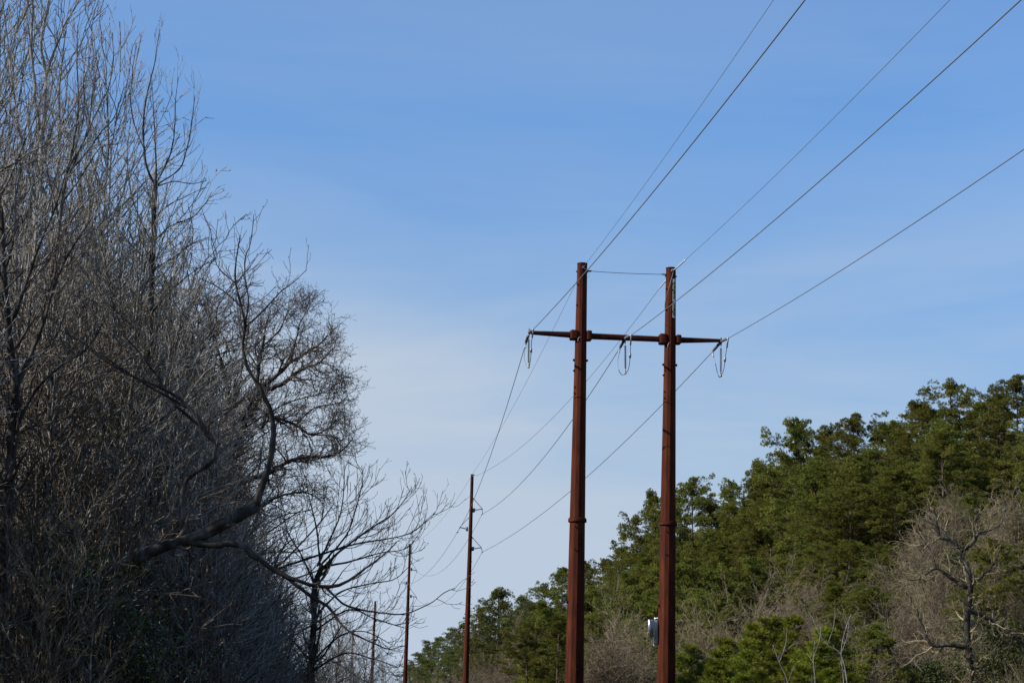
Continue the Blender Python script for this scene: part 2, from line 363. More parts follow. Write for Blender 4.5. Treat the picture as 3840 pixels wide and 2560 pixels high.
# number sign on the right pole
top, gnd, at, po, r0, dep, _ = poles[1]
ps, rs = at(1125)
sx = (1635+9)*.38265+1900-5.5
sign_c = S(2528, 1123, dep-.16); rad_dir = norm((sign_c-ps)*[1, 1, 0]); 
ang = math.radians(33); n_ = np.array([math.sin(ang), -math.cos(ang), 0]); tv = np.array([math.cos(ang), math.sin(ang), 0])
axis = norm(poles[1][0]-gnd)
sgn = None
def txt(char, c, size, parent, m):
    cu = bpy.data.curves.new('lettering', 'FONT'); cu.body = char; cu.size = size; cu.align_x = 'CENTER'; cu.align_y = 'CENTER'; cu.extrude = .004; cu.offset = .010
    o = bpy.data.objects.new('lettering_src', cu); COL.objects.link(o)
    Mx = Matrix(((tv[0], axis[0], n_[0], c[0]), (tv[1], axis[1], n_[1], c[1]), (tv[2], axis[2], n_[2], c[2]), (0, 0, 0, 1)))
    o.matrix_world = Mx; bpy.context.view_layer.update()
    me = bpy.data.meshes.new_from_object(o.evaluated_get(bpy.context.evaluated_depsgraph_get()))
    me.transform(Mx); me.transform(Matrix.Translation(tuple(-TL)))
    me.materials.clear(); me.materials.append(m)
    bpy.data.objects.remove(o); bpy.data.curves.remove(cu)
    o2 = bpy.data.objects.new('lettering', me); COL.objects.link(o2); o2.parent = parent; return o2
for (y0, y1, chars) in ((1050, 1140, (('6', 1070), ('7', 1087), ('0', 1104), ('1', 1122))), (1142, 1201, (('1', 1155), ('0', 1172), ('0', 1188)))):
    pc, rr = at((y0+y1)/2); c = pc + n_*(rr*1.0+.012)
    q = MB(); h = (y1-y0)/PXM*1.0
    box(q, c, tv, n_, axis, .135, .012, h, 0)
    hy = (chars[-1][1]-chars[0][1])/PXM + .22; mid = at((chars[0][1]+chars[-1][1])/2)
    c2 = mid[0] + n_*(rr+.012+.0085)
    box(q, c2, tv, n_, axis, .105, .006, hy, 1)
    so = part(q, 'number_sign', [M_signw, M_yellow], tower, TL)
    so['label'] = 'narrow vertical yellow plate reading ' + ''.join(ch for ch, _ in chars)
    for ch, yy in chars:
        cc, _ = at(yy); txt(ch, cc + n_*(rr+.012+.016), .25, so, M_black)

# ------------------------------------------------------------------ insulators, jumpers, wires at the tower
def thing(mb, name, m, org, label, cat, group=None, smooth=True):
    o = mb.build(name, m, None, smooth, origin=org); tag(o, label, cat, group); return o
def shed_line(mb, a, b, n, rin, rout, k=10, mi=0):
    t, R = [0.], [rin]
    for i in range(n):
        c = (i+.5)/n; w = .22/n
        t += [c-w, c, c+w]; R += [rin, rout, rin]
    t += [1.]; R += [rin]
    t = np.array(t)[:, None]; tubes(mb, a+(b-a)*t, np.array(R), k, mi, True)
phase = {
 'left': dict(ins=(1983.7, 1246.6), fe=(1995, 1237.5), fc=(1999.5, 1235), be0=(1980.5, 1260), be=(1973.2, 1280), bc=(1971.5, 1288), st=(1983, 1264), sb=(1982.3, 1367),
   j=[(1999, 1241), (1997.7, 1256), (1993.5, 1278), (1992, 1309), (1990, 1341), (1985.5, 1369), (1982, 1379), (1975.3, 1375), (1968.2, 1357), (1965.2, 1337), (1966.8, 1317.5), (1970.6, 1302), (1971.8, 1290)], jc=(1992, 1311)),
 'middle': dict(ins=(2344.6, 1268), fe=(2361.4, 1258.5), fc=(2367, 1256.5), be0=(2340.8, 1274.5), be=(2327, 1299), bc=(2324.5, 1304), st=(2344.6, 1286), sb=(2345.3, 1389.5),
   j=[(2366, 1262), (2366, 1277), (2364.2, 1298), (2362.8, 1333), (2360.7, 1361), (2355.8, 1385), (2348.8, 1397), (2341.8, 1403.5), (2334.7, 1405.6), (2327.7, 1400.7), (2320.7, 1388), (2316.5, 1368.4), (2316.8, 1347.4), (2320, 1330.5), (2322.8, 1316.5), (2324.5, 1306)], jc=(2362.5, 1334)),
 'right': dict(ins=(2705, 1279), fe=(2726.3, 1269.8), fc=(2731, 1268), be0=(2700, 1286), be=(2677.2, 1311), bc=(2672.5, 1317), st=(2703.4, 1296), sb=(2703.2, 1399.6),
   j=[(2730.5, 1273), (2728.4, 1289), (2723.5, 1315.4), (2719.3, 1345), (2715.8, 1374.4), (2710.9, 1394), (2705.3, 1405.3), (2703.2, 1410), (2699, 1415), (2695.4, 1411.6), (2689.8, 1395.4), (2684.9, 1373), (2680, 1353.3), (2675, 1336.5), (2672.8, 1320)], jc=(2719, 1346))}
where = {'left': 'left tip of the crossarm', 'middle': 'middle of the crossarm', 'right': 'right tip of the crossarm'}
front_c, back_c = {}, {}
DF = 2.1
for key, p in phase.items():
    y0 = Yd(p['ins'][0])-.1
    a = S(*p['ins'], y0-.05); b = S(*p['fe'], y0-DF*.9); fc = S(*p['fc'], y0-DF)
    q = MB(); shed_line(q, a+(b-a)*.04, b, 26, .055, .075, 10, 0); seg(q, a-(b-a)*.03, a+(b-a)*.06, .045, k=8, mi=1); seg(q, b, fc, .055, k=8, mi=1)
    thing(q, 'strain_insulator', [M_gray, M_galv], a, f'grey tension insulator reaching up and forward from the {where[key]}', 'insulator', 'tension insulators on the crossarm')
    front_c[key] = fc
    a2 = S(*p['be0'], y0+.1); b2 = S(*p['be'], y0+DF*.9); bc = S(*p['bc'], y0+DF)
    q = MB(); shed_line(q, a2, b2, 26, .058, .08, 10, 0); seg(q, b2, bc, .06, k=8, mi=1)
    thing(q, 'strain_insulator', [M_gray, M_galv], a2, f'dark grey tension insulator slanting down and back from the {where[key]}', 'insulator', 'tension insulators on the crossarm')
    back_c[key] = bc
    s0 = S(*p['st'], y0+.12); s1 = S(*p['sb'], y0+.12)
    q = MB(); ax = norm(s0-s1)
    seg(q, s0+ax*.2, s0-ax*.05, .018, k=6, mi=1); box(q, s0+ax*.17, ARM, BACK, UP, .13, .05, .03, 1)
    shed_line(q, s0-ax*.12, s1+ax*.10, 25, .022, .072, 12, 0); seg(q, s1+ax*.1, s1-ax*.06, .03, k=6, mi=1)
    box(q, s1-ax*.12, ARM, BACK, UP, .10, .12, .11, 1)
    thing(q, 'suspension_insulator', [M_gray, M_galv], s0, f'ribbed insulator string hanging inside the cable loop at the {where[key]}', 'insulator', 'hanging insulator strings')
    J = p['j']; n = len(J); pts = [S(x, y, y0-DF+2*DF*i/(n-1)) for i, (x, y) in enumerate(J)]
    q = MB(); P_ = resample(pts, 48); P_[0] = fc; P_[-1] = bc
    tubes(q, P_, np.full(48, .020), 8, 0, True)
    seg(q, P_[0], P_[5], .04, k=8, mi=1); seg(q, P_[-1], P_[-5], .04, k=8, mi=1)
    i_ = int(np.argmin([abs(proj(v)[1]*1.632653-p['jc'][1])+(0 if k_ < 24 else 1e3) for k_, v in enumerate(P_)]))
    seg(q, P_[max(0, i_-1)], P_[min(47, i_+1)], .055, k=8, mi=1)
    thing(q, 'jumper_cable', [M_galv, M_galv], P_[0], f'drooping silver jumper cable looped below the {where[key]}', 'cable', 'jumper loops under the crossarm')

DIRF = norm(np.array([-.104, 1, 0.]))
def span_in(T, exitpx, r, name, label, cat='cable', L_=150, kc=.00040, grp='wires running overhead towards the viewer'):
    C = np.array([0, 0, EYE]); ry = S(*exitpx, 50.)-C
    A_ = np.array([[ry[0], DIRF[0]], [ry[1], DIRF[1]]]); sol = np.linalg.solve(A_, T[:2]-C[:2]); t, s = sol
    z = C[2]+ry[2]*t; a = (T[2]-z+kc*s*s)/s
    ss = np.concatenate([np.linspace(0, s*1.2, 60), np.linspace(s*1.25, max(L_, s*1.3), 12)])
    P_ = T[None]-DIRF[None]*ss[:, None]; P_[:, 2] = T[2]-a*ss+kc*ss*ss
    q = MB(); tubes(q, P_, np.full(len(ss), r), 6, 0, True)
    return thing(q, name, [M_wire], T, label, cat, grp), P_
span_in(front_c['left'], (3019, 0), .019, 'power_line', 'thick wire rising from the left tip of the crossarm to the top edge')
span_in(front_c['middle'], (3829, 0), .019, 'power_line', 'thick wire rising from mid crossarm, passing behind the number sign, to the top right corner')
span_in(front_c['right'], (3840, 560), .019, 'power_line', 'thick wire rising from the right tip of the crossarm to the right photo edge')
shL = S(2191, 997, 99.6); shR = S(2532, 1009, 100.2)
span_in(shL, (2901, 0), .009, 'shield_wire', 'hair thin wire climbing from the top of the left tower pole to the top edge')
_, PR = span_in(shR, (3562, 0), .011, 'shield_wire', 'thin wire climbing from the white sleeve on the right tower pole top')

def curve_pts(A, B, sag, n=50):
    t = np.linspace(0, 1, n); P_ = A+(B-A)*t[:, None]; P_[:, 2] -= 4*sag*t*(1-t); return P_
def fit(A, B, px):
    best = None
    for sag in np.linspace(-1, 5, 121):
        P_ = curve_pts(A, B, sag, 200); d = min((proj(v)[0]*1.632653-px[0])**2+(proj(v)[1]*1.632653-px[1])**2 for v in P_[::4])
        if best is None or d < best[0]: best = (d, sag)
    return best[1]
def span(A, B, sag, r, name, label, grp, cat='cable'):
    q = MB(); P_ = curve_pts(A, B, sag); tubes(q, P_, np.full(len(P_), r), 5, 0, True)
    return thing(q, name, [M_wire], A, label, cat, grp), P_
# hardware at pole tops
q = MB(); seg(q, S(2186, 1003, 99.66), shL, .022, k=6); seg(q, S(2189, 1004, 99.62), S(2203, 1015, 99.75), .03, k=6)
seg(q, S(2183, 1004, 99.6), S(2192, 996, 99.6), .018, k=6)
part(q, 'wire_clamp', M_galv, tower, TL)
q = MB(); P_ = resample([S(2203, 1016, 99.8), S(2208, 1027, 99.8), S(2208, 1036, 99.8), S(2202, 1041, 99.8)], 10); tubes(q, P_, np.full(10, .008), 5)
part(q, 'wire_tail', M_wire, tower, TL)
# white preformed sleeves
def rods(A, B, label, r=.030):
    q = MB(); t = np.linspace(0, 1, 29)[:, None]; R_ = np.where(np.arange(29) % 2 == 0, r, r*1.3)
    tubes(q, A+(B-A)*t, R_, 8, 0, True)
    return thing(q, 'armor_sleeve', M_white, A, label, 'sleeve', 'white sleeves on the shield wires')
rods(PR[1]*.0+shR, PR[3], 'bright white ribbed sleeve angled up and forward from the right pole top', .034)
q = MB(); seg(q, S(2519, 1015, 100.25), shR, .05, k=6); seg(q, S(2517, 1017, 100.2), S(2523, 1009, 100.2), .03, k=6)
part(q, 'wire_clamp', M_galv, tower, TL)
q = MB(); P_ = resample([S(2525, 1013, 100.15), S(2523, 1026, 100.2), S(2511, 1070, 100.1), S(2499, 1112, 100.2), S(2493.5, 1140, 100.3), S(2494, 1164, 100.4)], 24); tubes(q, P_, np.full(24, .013), 6)
part(q, 'down_lead', M_wire, tower, TL, True)
# tie cable between the two pole tops
a = S(2203, 1016, 100.0); b = S(2496, 1029, 100.5)
q = MB(); a1 = a+(b-a)*.05; b1 = b-(b-a)*.05
P_ = curve_pts(a1, b1, .03, 24); P_[:, 2] -= 0; tubes(q, P_, np.full(24, .016), 6, 0)
seg(q, a-(b-a)*.01, a1, .045, k=6, mi=1); seg(q, b1, b+(b-a)*.012, .035, k=6, mi=1)
thing(q, 'tie_cable', [M_wire, M_steel2], a, 'short taut cable strung level between the two tower pole tops', 'cable')

# ------------------------------------------------------------------ single poles down the line
single = [
 dict(top=(1771, 1779), bot=(1745.5, 2560), w0=11, w1=23, Y=183, n='nearest and tallest single rust red pole, left of the double pole tower',
      ins=[((1776, 1869), (1808.7, 1907), (1774, 1913), (1808, 1926)), ((1756, 1941), (1723.7, 1976), (1754, 1983), (1715, 1994)), ((1772, 2015), (1805, 2052), (1770, 2057), (1808, 2069))]),
 dict(top=(1538, 2039), bot=(1518.5, 2560), w0=8, w1=16, Y=252, n='second single rust red pole, just right of the bare branch tips',
      ins=[((1541.4, 2104), (1563.3, 2139), (1541, 2133), (1562.5, 2143)), ((1528, 2155), (1503, 2183), (1526, 2184), (1501, 2188)), ((1538.6, 2207.5), (1562.2, 2237.6), (1538.5, 2234), (1562, 2242))]),
 dict(top=(1407.5, 2253), bot=(1393.3, 2560), w0=7, w1=13, Y=320, n='third single rust red pole, standing behind bare branches',
      ins=[((1409, 2305), (1426, 2328), (1408, 2326), (1426, 2332)), ((1401, 2340), (1383, 2360), (1400, 2362), (1382, 2364)), ((1405, 2378), (1423, 2400), (1405, 2398), (1423, 2404))]),
 dict(top=(1324.7, 2363), bot=(1315.4, 2560), w0=5.5, w1=9.5, Y=400, n='fourth and smallest single rust red pole, farthest down the line',
      ins=[((1325.5, 2400), (1339, 2417), (1325, 2415), (1339, 2420)), ((1321, 2425), (1308, 2440), (1320, 2441), (1307, 2443)), ((1323, 2452), (1336, 2468), (1322, 2466), (1336, 2471))])]
att = []
for sp in single:
    Yq = sp['Y']; pm = FS/Yq
    top, gnd, rg, at = steel_pole(*sp['top'], *sp['bot'], sp['w0']/2/pm, sp['w1']/2/pm, Yq)
    e = empty('power_pole', gnd+[0, 0, .1]); O = np.array(e.location)
    tag(e, sp['n'], 'power pole', 'single steel poles of the power line')
    q = MB(); n = 12; f = np.linspace(0, 1, n)[:, None]; tubes(q, gnd+(top-gnd)*f, rg+(sp['w0']/2/pm-rg)*f[:, 0], 12, 0, True, ref=(-1, 0, 0))
    po = part(q, 'pole', M_steel, e, O)
    q = MB(); seg(q, top-[0, 0, .02], top+[0, 0, .03], sp['w0']/2/pm*1.1, k=12); part(q, 'pole_cap', M_steel2, po, O)
    if Yq < 300:
        for h in np.arange(2.0, np.linalg.norm(top-gnd)-8, 1.6):
            q = MB(); c = top+(gnd-top)*((h+6)/np.linalg.norm(top-gnd)); r_ = sp['w0']/2/pm+(rg-sp['w0']/2/pm)*((h+6)/np.linalg.norm(top-gnd))
            s_ = 1 if int(h/1.6) % 2 else -1
            seg(q, c+np.array([s_*r_*.9, -.02, 0]), c+np.array([s_*(r_+.07), -.02, 0]), .03, k=6); part(q, 'step_lug', M_steel2, po, O)
    cl = []
    for (br, outp, root, clamp) in sp['ins']:
        q = MB(); o_ = S(*outp, Yq); b_ = S(*br, Yq); r_ = S(*root, Yq); c_ = S(*clamp, Yq)
        shed_line(q, r_+(o_-r_)*.22, o_, 9, .035, .085, 8, 0); box(q, r_+(o_-r_)*.1, norm(o_-r_), BACK, UP, .20, .12, .38, 0)
        shed_line(q, b_+(o_-b_)*.06, o_, 11, .022, .05, 6, 0); seg(q, b_-(o_-b_)*.05, b_+(o_-b_)*.07, .05, k=6, mi=1)
        seg(q, o_, c_, .035, k=6, mi=1); box(q, c_, norm(o_-r_), BACK, UP, .16, .3, .10, 1)
        part(q, 'braced_insulator', [M_gray, M_galv], e, O, True)
        cl.append(c_)
    q = MB(); w_ = sp['w0']/pm
    seg(q, top+[0, -.1, -.15], top+[w_*1.0, -.1, .0], .04, k=6); seg(q, top+[-w_*.5, -.1, -.2], top+[-w_*.6, 0, -1.1], .02, k=5); part(q, 'wire_clamp', M_galv, e, O)
    att.append((top, cl))
# spans H-frame -> first pole
t1, c1 = att[0]; Gs = 'wires of the first span behind the tower'
span(back_c['left'], c1[1], fit(back_c['left'], c1[1], (1843, 1700)), .021, 'power_line', 'wire from the left crossarm tip down to the left insulator of the nearest single pole', Gs)
span(back_c['middle'], c1[0], fit(back_c['middle'], c1[0], (2139, 1584)), .021, 'power_line', 'wire from mid crossarm down to the upper right insulator of the nearest single pole', Gs)
span(back_c['right'], c1[2], fit(back_c['right'], c1[2], (2196, 1799)), .021, 'power_line', 'wire from the right crossarm tip down to the nearest single pole lower right insulator', Gs)
sbl = S(2187, 1003, 100.35); sbr0 = S(2497, 1052, 100.8); sbr1 = S(2474, 1079.5, 103.2)
span(sbl, t1+[0, 0, .05], fit(sbl, t1, (1880, 1600)), .010, 'shield_wire', 'hair thin wire from the left tower pole top down to the nearest single pole top', Gs)
rods(sbr0, sbr1, 'bright white ribbed sleeve slanting down left from the right tower pole', .030)
q = MB(); seg(q, S(2508, 1040, 100.78), sbr0, .03, k=6); part(q, 'wire_clamp', M_galv, tower, TL)
span(sbr1, t1+[.35, 0, -.1], fit(sbr1, t1, (1903, 1700)), .013, 'shield_wire', 'thin wire from the right tower pole white sleeve to the nearest single pole top', Gs)
ordn = ['first', 'second', 'third', 'fourth']
rel = ['upper right', 'left', 'lower right']
sags = [(2.4, 1.5, 2.6), (2.0, 2.0, 2.0), (2, 2, 2)]
for i in range(3):
    ta, ca = att[i]; tb, cb = att[i+1]
    for j in range(3):
        span(ca[j], cb[j], sags[i][j], .018, 'power_line', f'wire between the {rel[j]} insulators of the {ordn[i]} and {ordn[i+1]} single poles', 'wires between the single poles')
    span(ta, tb, 1.2, .012, 'shield_wire', f'top wire joining the tips of the {ordn[i]} and {ordn[i+1]} single poles', 'wires between the single poles')

# ------------------------------------------------------------------ splice case and cable coil on the right pole
dep = 100.58
e = empty('cable_splice_case', S(2476, 2390, dep)); O = np.array(e.location)
tag(e, 'shiny silver canister and coiled cable hung low on the right tower pole left side', 'cable case')
def q2s(x, y, d=0): return S(2400+x*.1084, 2270+y*.1084, dep+d)
q = MB(); a = q2s(338, 470, -.25); b = q2s(338, 1082, -.25); tubes(q, np.array([a, a+(b-a)*.01, a+(b-a)*.99, b]), np.array([.075, .088, .088, .075]), 24, 0, True); part(q, 'canister', M_shine, e, O, True)
q = MB(); a = q2s(430, 480, -.12); b = q2s(435, 1080, -.12); seg(q, a, b, .05, k=16); part(q, 'canister', M_shine, e, O, True)
q = MB()
for (x0, x1, yb, d) in ((500, 480, 1390, -.10), (545, 520, 1330, .02), (590, 575, 1380, .14)):
    t = np.linspace(0, 1, 30); cy = (400+yb)/2; hh = (yb-400)/2
    for dx in (0, 14):
        pts = [q2s(x0+dx+(x1-x0)*.5*(1-math.cos(2*PI*s))*1.0+(-28*math.sin(2*PI*s)), cy-hh*math.cos(2*PI*s), d+.10*math.sin(2*PI*s)) for s in t]
        tubes(q, np.array(pts), np.full(30, .017), 8, 0)
part(q, 'cable_coil', M_shine, e, O, True)
q = MB(); P_ = [q2s(x, y, -.16) for x, y in ((380, 1090), (395, 1230), (435, 1390), (470, 1250), (480, 1000))]; tubes(q, resample(P_, 20), np.full(20, .02), 8)
seg(q, q2s(275, 900, -.3), q2s(280, 1030, -.3), .02, k=6)
part(q, 'cable_tail', M_shine, e, O, True)
q = MB(); UPp = UP
for y in (450, 1290):
    seg(q, q2s(470, y, 0), q2s(640, y+10, 0), .03, k=8); seg(q, q2s(470, y+60, .1), q2s(640, y+60, .1), .018, k=6)
box(q, q2s(535, 860, 0), ARM, BACK, UP, .03, .10, .95); box(q, q2s(590, 860, 0), ARM, BACK, UP, .025, .22, 1.02)
part(q, 'rack', M_galv, e, O)

# ================================================================== TREES
def rot_perp(d, ang, az):
    ref = np.where(np.abs(d[:, 2:3]) > .9, np.array([1., 0, 0]), np.array([0, 0, 1.]))
    n1 = norm(np.cross(d, ref)); n2 = np.cross(d, n1)
    return d*np.cos(ang)[:, None] + (n1*np.cos(az)[:, None]+n2*np.sin(az)[:, None])*np.sin(ang)[:, None]
def grow(rng, P, R, density=None, m=None, t0=.2, t1=1., ang=(45, 10), L=None, ratio=.5, n=6, trop=.1, jit=.15, rr=.6, rmin=.004, fall=.5, flat=0., taper=.3, maxr=9):
    B, n0, _ = P.shape
    Ls = np.linalg.norm(np.diff(P, axis=1), axis=2).sum(1)
    cnt = np.full(B, m) if m is not None else np.floor(Ls*(t1-t0)*density+rng.random(B)).astype(int)
    idx = np.repeat(np.arange(B), cnt); N = len(idx)
    if N == 0: return np.zeros((0, n, 3)), np.zeros((0, n))
    k = np.arange(N)-np.repeat(np.cumsum(cnt)-cnt, cnt)
    t = t0+(t1-t0)*(k+rng.random(N))/np.maximum(cnt[idx], 1)
    x = t*(n0-1); i0 = np.minimum(x.astype(int), n0-2); f = (x-i0)[:, None]
    st = P[idx, i0]*(1-f)+P[idx, i0+1]*f; d0 = norm(P[idx, i0+1]-P[idx, i0])
    rp = R[idx, i0]*(1-f[:, 0])+R[idx, i0+1]*f[:, 0]
    a = np.radians(rng.normal(ang[0], ang[1], N)); az = rng.random(N)*2*PI
    d = rot_perp(d0, a, az)
    if flat: d[:, 2] *= (1-flat); d = norm(d)
    ln = (Ls[idx]*ratio if L is None else L)*(1-fall*t)*rng.uniform(.6, 1.35, N)
    pts = [st]; step = (ln/(n-1))[:, None]
    for s in range(n-1):
        pts.append(pts[-1]+d*step)
        d = d+rng.normal(0, jit, (N, 3)); d[:, 2] += trop; d = norm(d)
    r0 = np.clip(rp*rr, rmin, maxr)
    Rc = r0[:, None]*np.linspace(1, taper, n)[None]; Rc = np.maximum(Rc, rmin*.75)
    return np.stack(pts, 1), Rc
def buds(rng, mb, P, n, size, mi, t0=.3, per=1):
    B, k, _ = P.shape
    if n < B*per: sel = rng.choice(B, n)
    else: sel = np.repeat(np.arange(B), per)
    t = rng.uniform(t0, 1, len(sel))*(k-1); t[::2] = k-1.0001; i0 = t.astype(int); f = (t-i0)[:, None]
    c = P[sel, i0]*(1-f)+P[sel, i0+1]*f
    leaves(rng, mb, c, size, mi)
def leaves(rng, mb, c, size, mi, asp=.5):
    N = len(c); d = norm(rng.normal(0, 1, (N, 3))); e = norm(np.cross(d, rng.normal(0, 1, (N, 3))))
    s = size*rng.uniform(.6, 1.4, (N, 1))
    V = np.stack([c, c+d*s*.5+e*s*asp*.5, c+d*s, c+d*s*.5-e*s*asp*.5], 1)
    F = np.arange(N*4).reshape(N, 4); mb.add(V, F, mi)
def needles(rng, mb, c, dr, nb, ln, wd, mi, spread=55):
    N = len(c); C = np.repeat(c, nb, 0); Dd = np.repeat(dr, nb, 0); M_ = len(C)
    a = np.radians(np.abs(rng.normal(spread*.75, spread*.35, M_))); az = rng.random(M_)*2*PI
    d = rot_perp(norm(Dd), a, az); e = norm(np.cross(d, rng.normal(0, 1, (M_, 3))))
    l_ = ln*rng.uniform(.7, 1.2, (M_, 1)); C = C+Dd*rng.uniform(-.05, .06, (M_, 1))
    V = np.stack([C-e*wd*.35, C+e*wd*.35, C+d*l_*.6+e*wd*.5, C+d*l_, C+d*l_*.6-e*wd*.5], 1)
    F = np.arange(M_*5).reshape(M_, 5); mb.add(V, F, mi)

def pine_mesh(seed, H=16., crown=.62, width=3.0, nl=62, dens=1.0, nlen=.20, nwid=.022, irregular=.35, nb=10, top_round=True, flat=.6, padr=.44, padz=.9, tufts=18, padf=.9):
    rng = np.random.default_rng(seed)
    z = np.linspace(0, H, 14); wx = np.cumsum(rng.normal(0, .05, 14)); wy = np.cumsum(rng.normal(0, .05, 14))
    tr = np.stack([wx-wx[0], wy-wy[0], z], 1); rt = np.interp(z/H, [0, .08, .6, 1], [.022*H*.62, .014*H*.72, .008*H, .003*H])*.85
    mbT = MB(); tubes(mbT, tr, rt, 8)
    nw = max(8, int(crown*H*1.15)); lev = 1-crown*(np.arange(nw)+rng.random(nw)*.7)/nw; t = lev[rng.integers(0, nw, nl)]+rng.normal(0, .006, nl); t = np.clip(t, 1-crown, .985)
    st = np.stack([np.interp(t*H, z, tr[:, 0]), np.interp(t*H, z, tr[:, 1]), t*H], 1)
    az = np.arange(nl)*2.4+rng.normal(0, .4, nl); s = (1-t)/crown
    prof = (np.clip(s*1.9+.14, 0, 1)**.75)*(1-.45*np.clip(s-.45, 0, 1)) if top_round else (s*.95+.06)
    Ln = width*prof*(1+irregular*rng.normal(0, 1, nl)).clip(.45, 1.6)
    el = np.radians(np.interp(s, [0, .3, 1], [68, 38, 6])+rng.normal(0, 9, nl))
    d = np.stack([np.cos(az)*np.cos(el), np.sin(az)*np.cos(el), np.sin(el)], 1)
    n = 8; pts = [st]
    for i in range(n-1):
        pts.append(pts[-1]+d*(Ln/(n-1))[:, None]); d = d+rng.normal(0, .10, (nl, 3)); d[:, 2] += .05; d = norm(d)
    P1 = np.stack(pts, 1); R1 = np.interp(t, [.3, 1], [.05, .015])[:, None]*np.linspace(1, .35, n)[None]*(H/16)
    tubes(mbT, P1, R1, 5)
    P2, R2 = grow(rng, P1, R1, density=2.0*dens, t0=.3, ang=(50, 14), ratio=.40, n=5, trop=.10, jit=.12, rr=.6, rmin=.008, fall=.45, flat=flat)
    tubes(mbT, P2, R2, 4)
    mbC = MB()
    cen = np.concatenate([P2[:, -1], P2[:, -2][rng.random(len(P2)) < .5], P1[:, -1], P1[:, -3][rng.random(nl) < .6]])
    cen = cen[rng.random(len(cen)) < padf]
    prad = padr*rng.uniform(.65, 1.35, len(cen)); k = tufts
    o = rng.normal(0, 1, (len(cen), k, 3)); o = o/np.linalg.norm(o, axis=2, keepdims=True)*rng.uniform(.45, 1, (len(cen), k, 1))**.5
    o[..., 2] = np.abs(o[..., 2])*.95-.35
    pos = cen[:, None]+o*prad[:, None, None]*np.array([1, 1, padz]); dr = norm(o*np.array([1, 1, .8])+np.array([0, 0, .55]))
    pos = pos.reshape(-1, 3); dr = dr.reshape(-1, 3)
    needles(rng, mbC, pos, dr, nb, nlen, nwid, 0, 52)
    tw = np.stack([np.repeat(cen, 4, 0), pos.reshape(len(cen), k, 3)[:, :4].reshape(-1, 3)], 1); tubes(mbC, tw, np.full((len(tw), 2), .008), 3, 1)
    return mbT, mbC

def place(o, loc, rz, sc):
    o.location = tuple(float(v) for v in loc); o.rotation_euler = (0, 0, rz); o.scale = sc if isinstance(sc, tuple) else (sc, sc, sc)
def copy_tree(o, parent=None):
    c = o.copy(); COL.objects.link(c); c.parent = parent
    for ch in list(o.children): copy_tree(ch, c)
    return c
class Kind:                                       # a kind of tree: the first placement moves the tree itself, later ones are copies
    def __init__(s, name, parts, H):
        s.H = H; s.used = False; s.name = name
        s.root = empty(name)
        for nm, mb, mats, sm in parts: mb.build(nm, mats, s.root, sm)
    def put(s, x, y, h, label, cat, group=None, rz=None, wide=1.0, zoff=-.1):
        r = s.root if not s.used else copy_tree(s.root); s.used = True
        k = h/s.H; place(r, (x, y, float(ground_z(x, y))+zoff), random.random()*2*PI if rz is None else rz, (k*wide, k*wide, k))
        for key in ('group',):
            if key in r: del r[key]
        tag(r, label, cat, group); return r
    def hide(s):
        if not s.used:
            for c in list(s.root.children): bpy.data.objects.remove(c)
            bpy.data.objects.remove(s.root)

def pine_kind(seed, far=False, **kw):
    t, c = pine_mesh(seed, **kw); return Kind('pine_tree', [('trunk', t, [M_pinebark], True), ('crown', c, [M_pine_far if far else M_pine, M_pinebark], False)], kw.get('H', 16.))
PK = dict(dens=1.2, nlen=.17, nwid=.028, nb=12, padr=.40, padz=1.0)
pines = [pine_kind(11, crown=.62, width=3.3, nl=72, **PK), pine_kind(12, crown=.70, width=3.8, nl=82, irregular=.45, **PK), pine_kind(13, crown=.45, width=2.6, nl=50, irregular=.4, **PK), pine_kind(14, crown=.78, width=3.1, nl=84, **PK), pine_kind(15, crown=.55, width=3.6, nl=62, irregular=.45, **PK)]
farp = [pine_kind(21, True, crown=.85, width=4.0, nl=80, dens=.9, nlen=.24, nwid=.045, nb=8, tufts=13, padr=.55), pine_kind(22, True, crown=.8, width=3.6, nl=70, dens=.9, nlen=.24, nwid=.045, nb=8, tufts=13, padr=.55)]
def young_kind(seed):
    t, c = pine_mesh(seed, H=5., crown=.93, width=1.5, nl=64, dens=1.6, nlen=.19, nwid=.014, irregular=.35, nb=16, padr=.13, padz=1.5, tufts=4, padf=1., top_round=False, flat=.1)
    return Kind('young_pine', [('trunk', t, [M_pinebark], True), ('crown', c, [M_pine_y, M_pinebark], False)], 5.)
youngs = [young_kind(31), young_kind(32)]

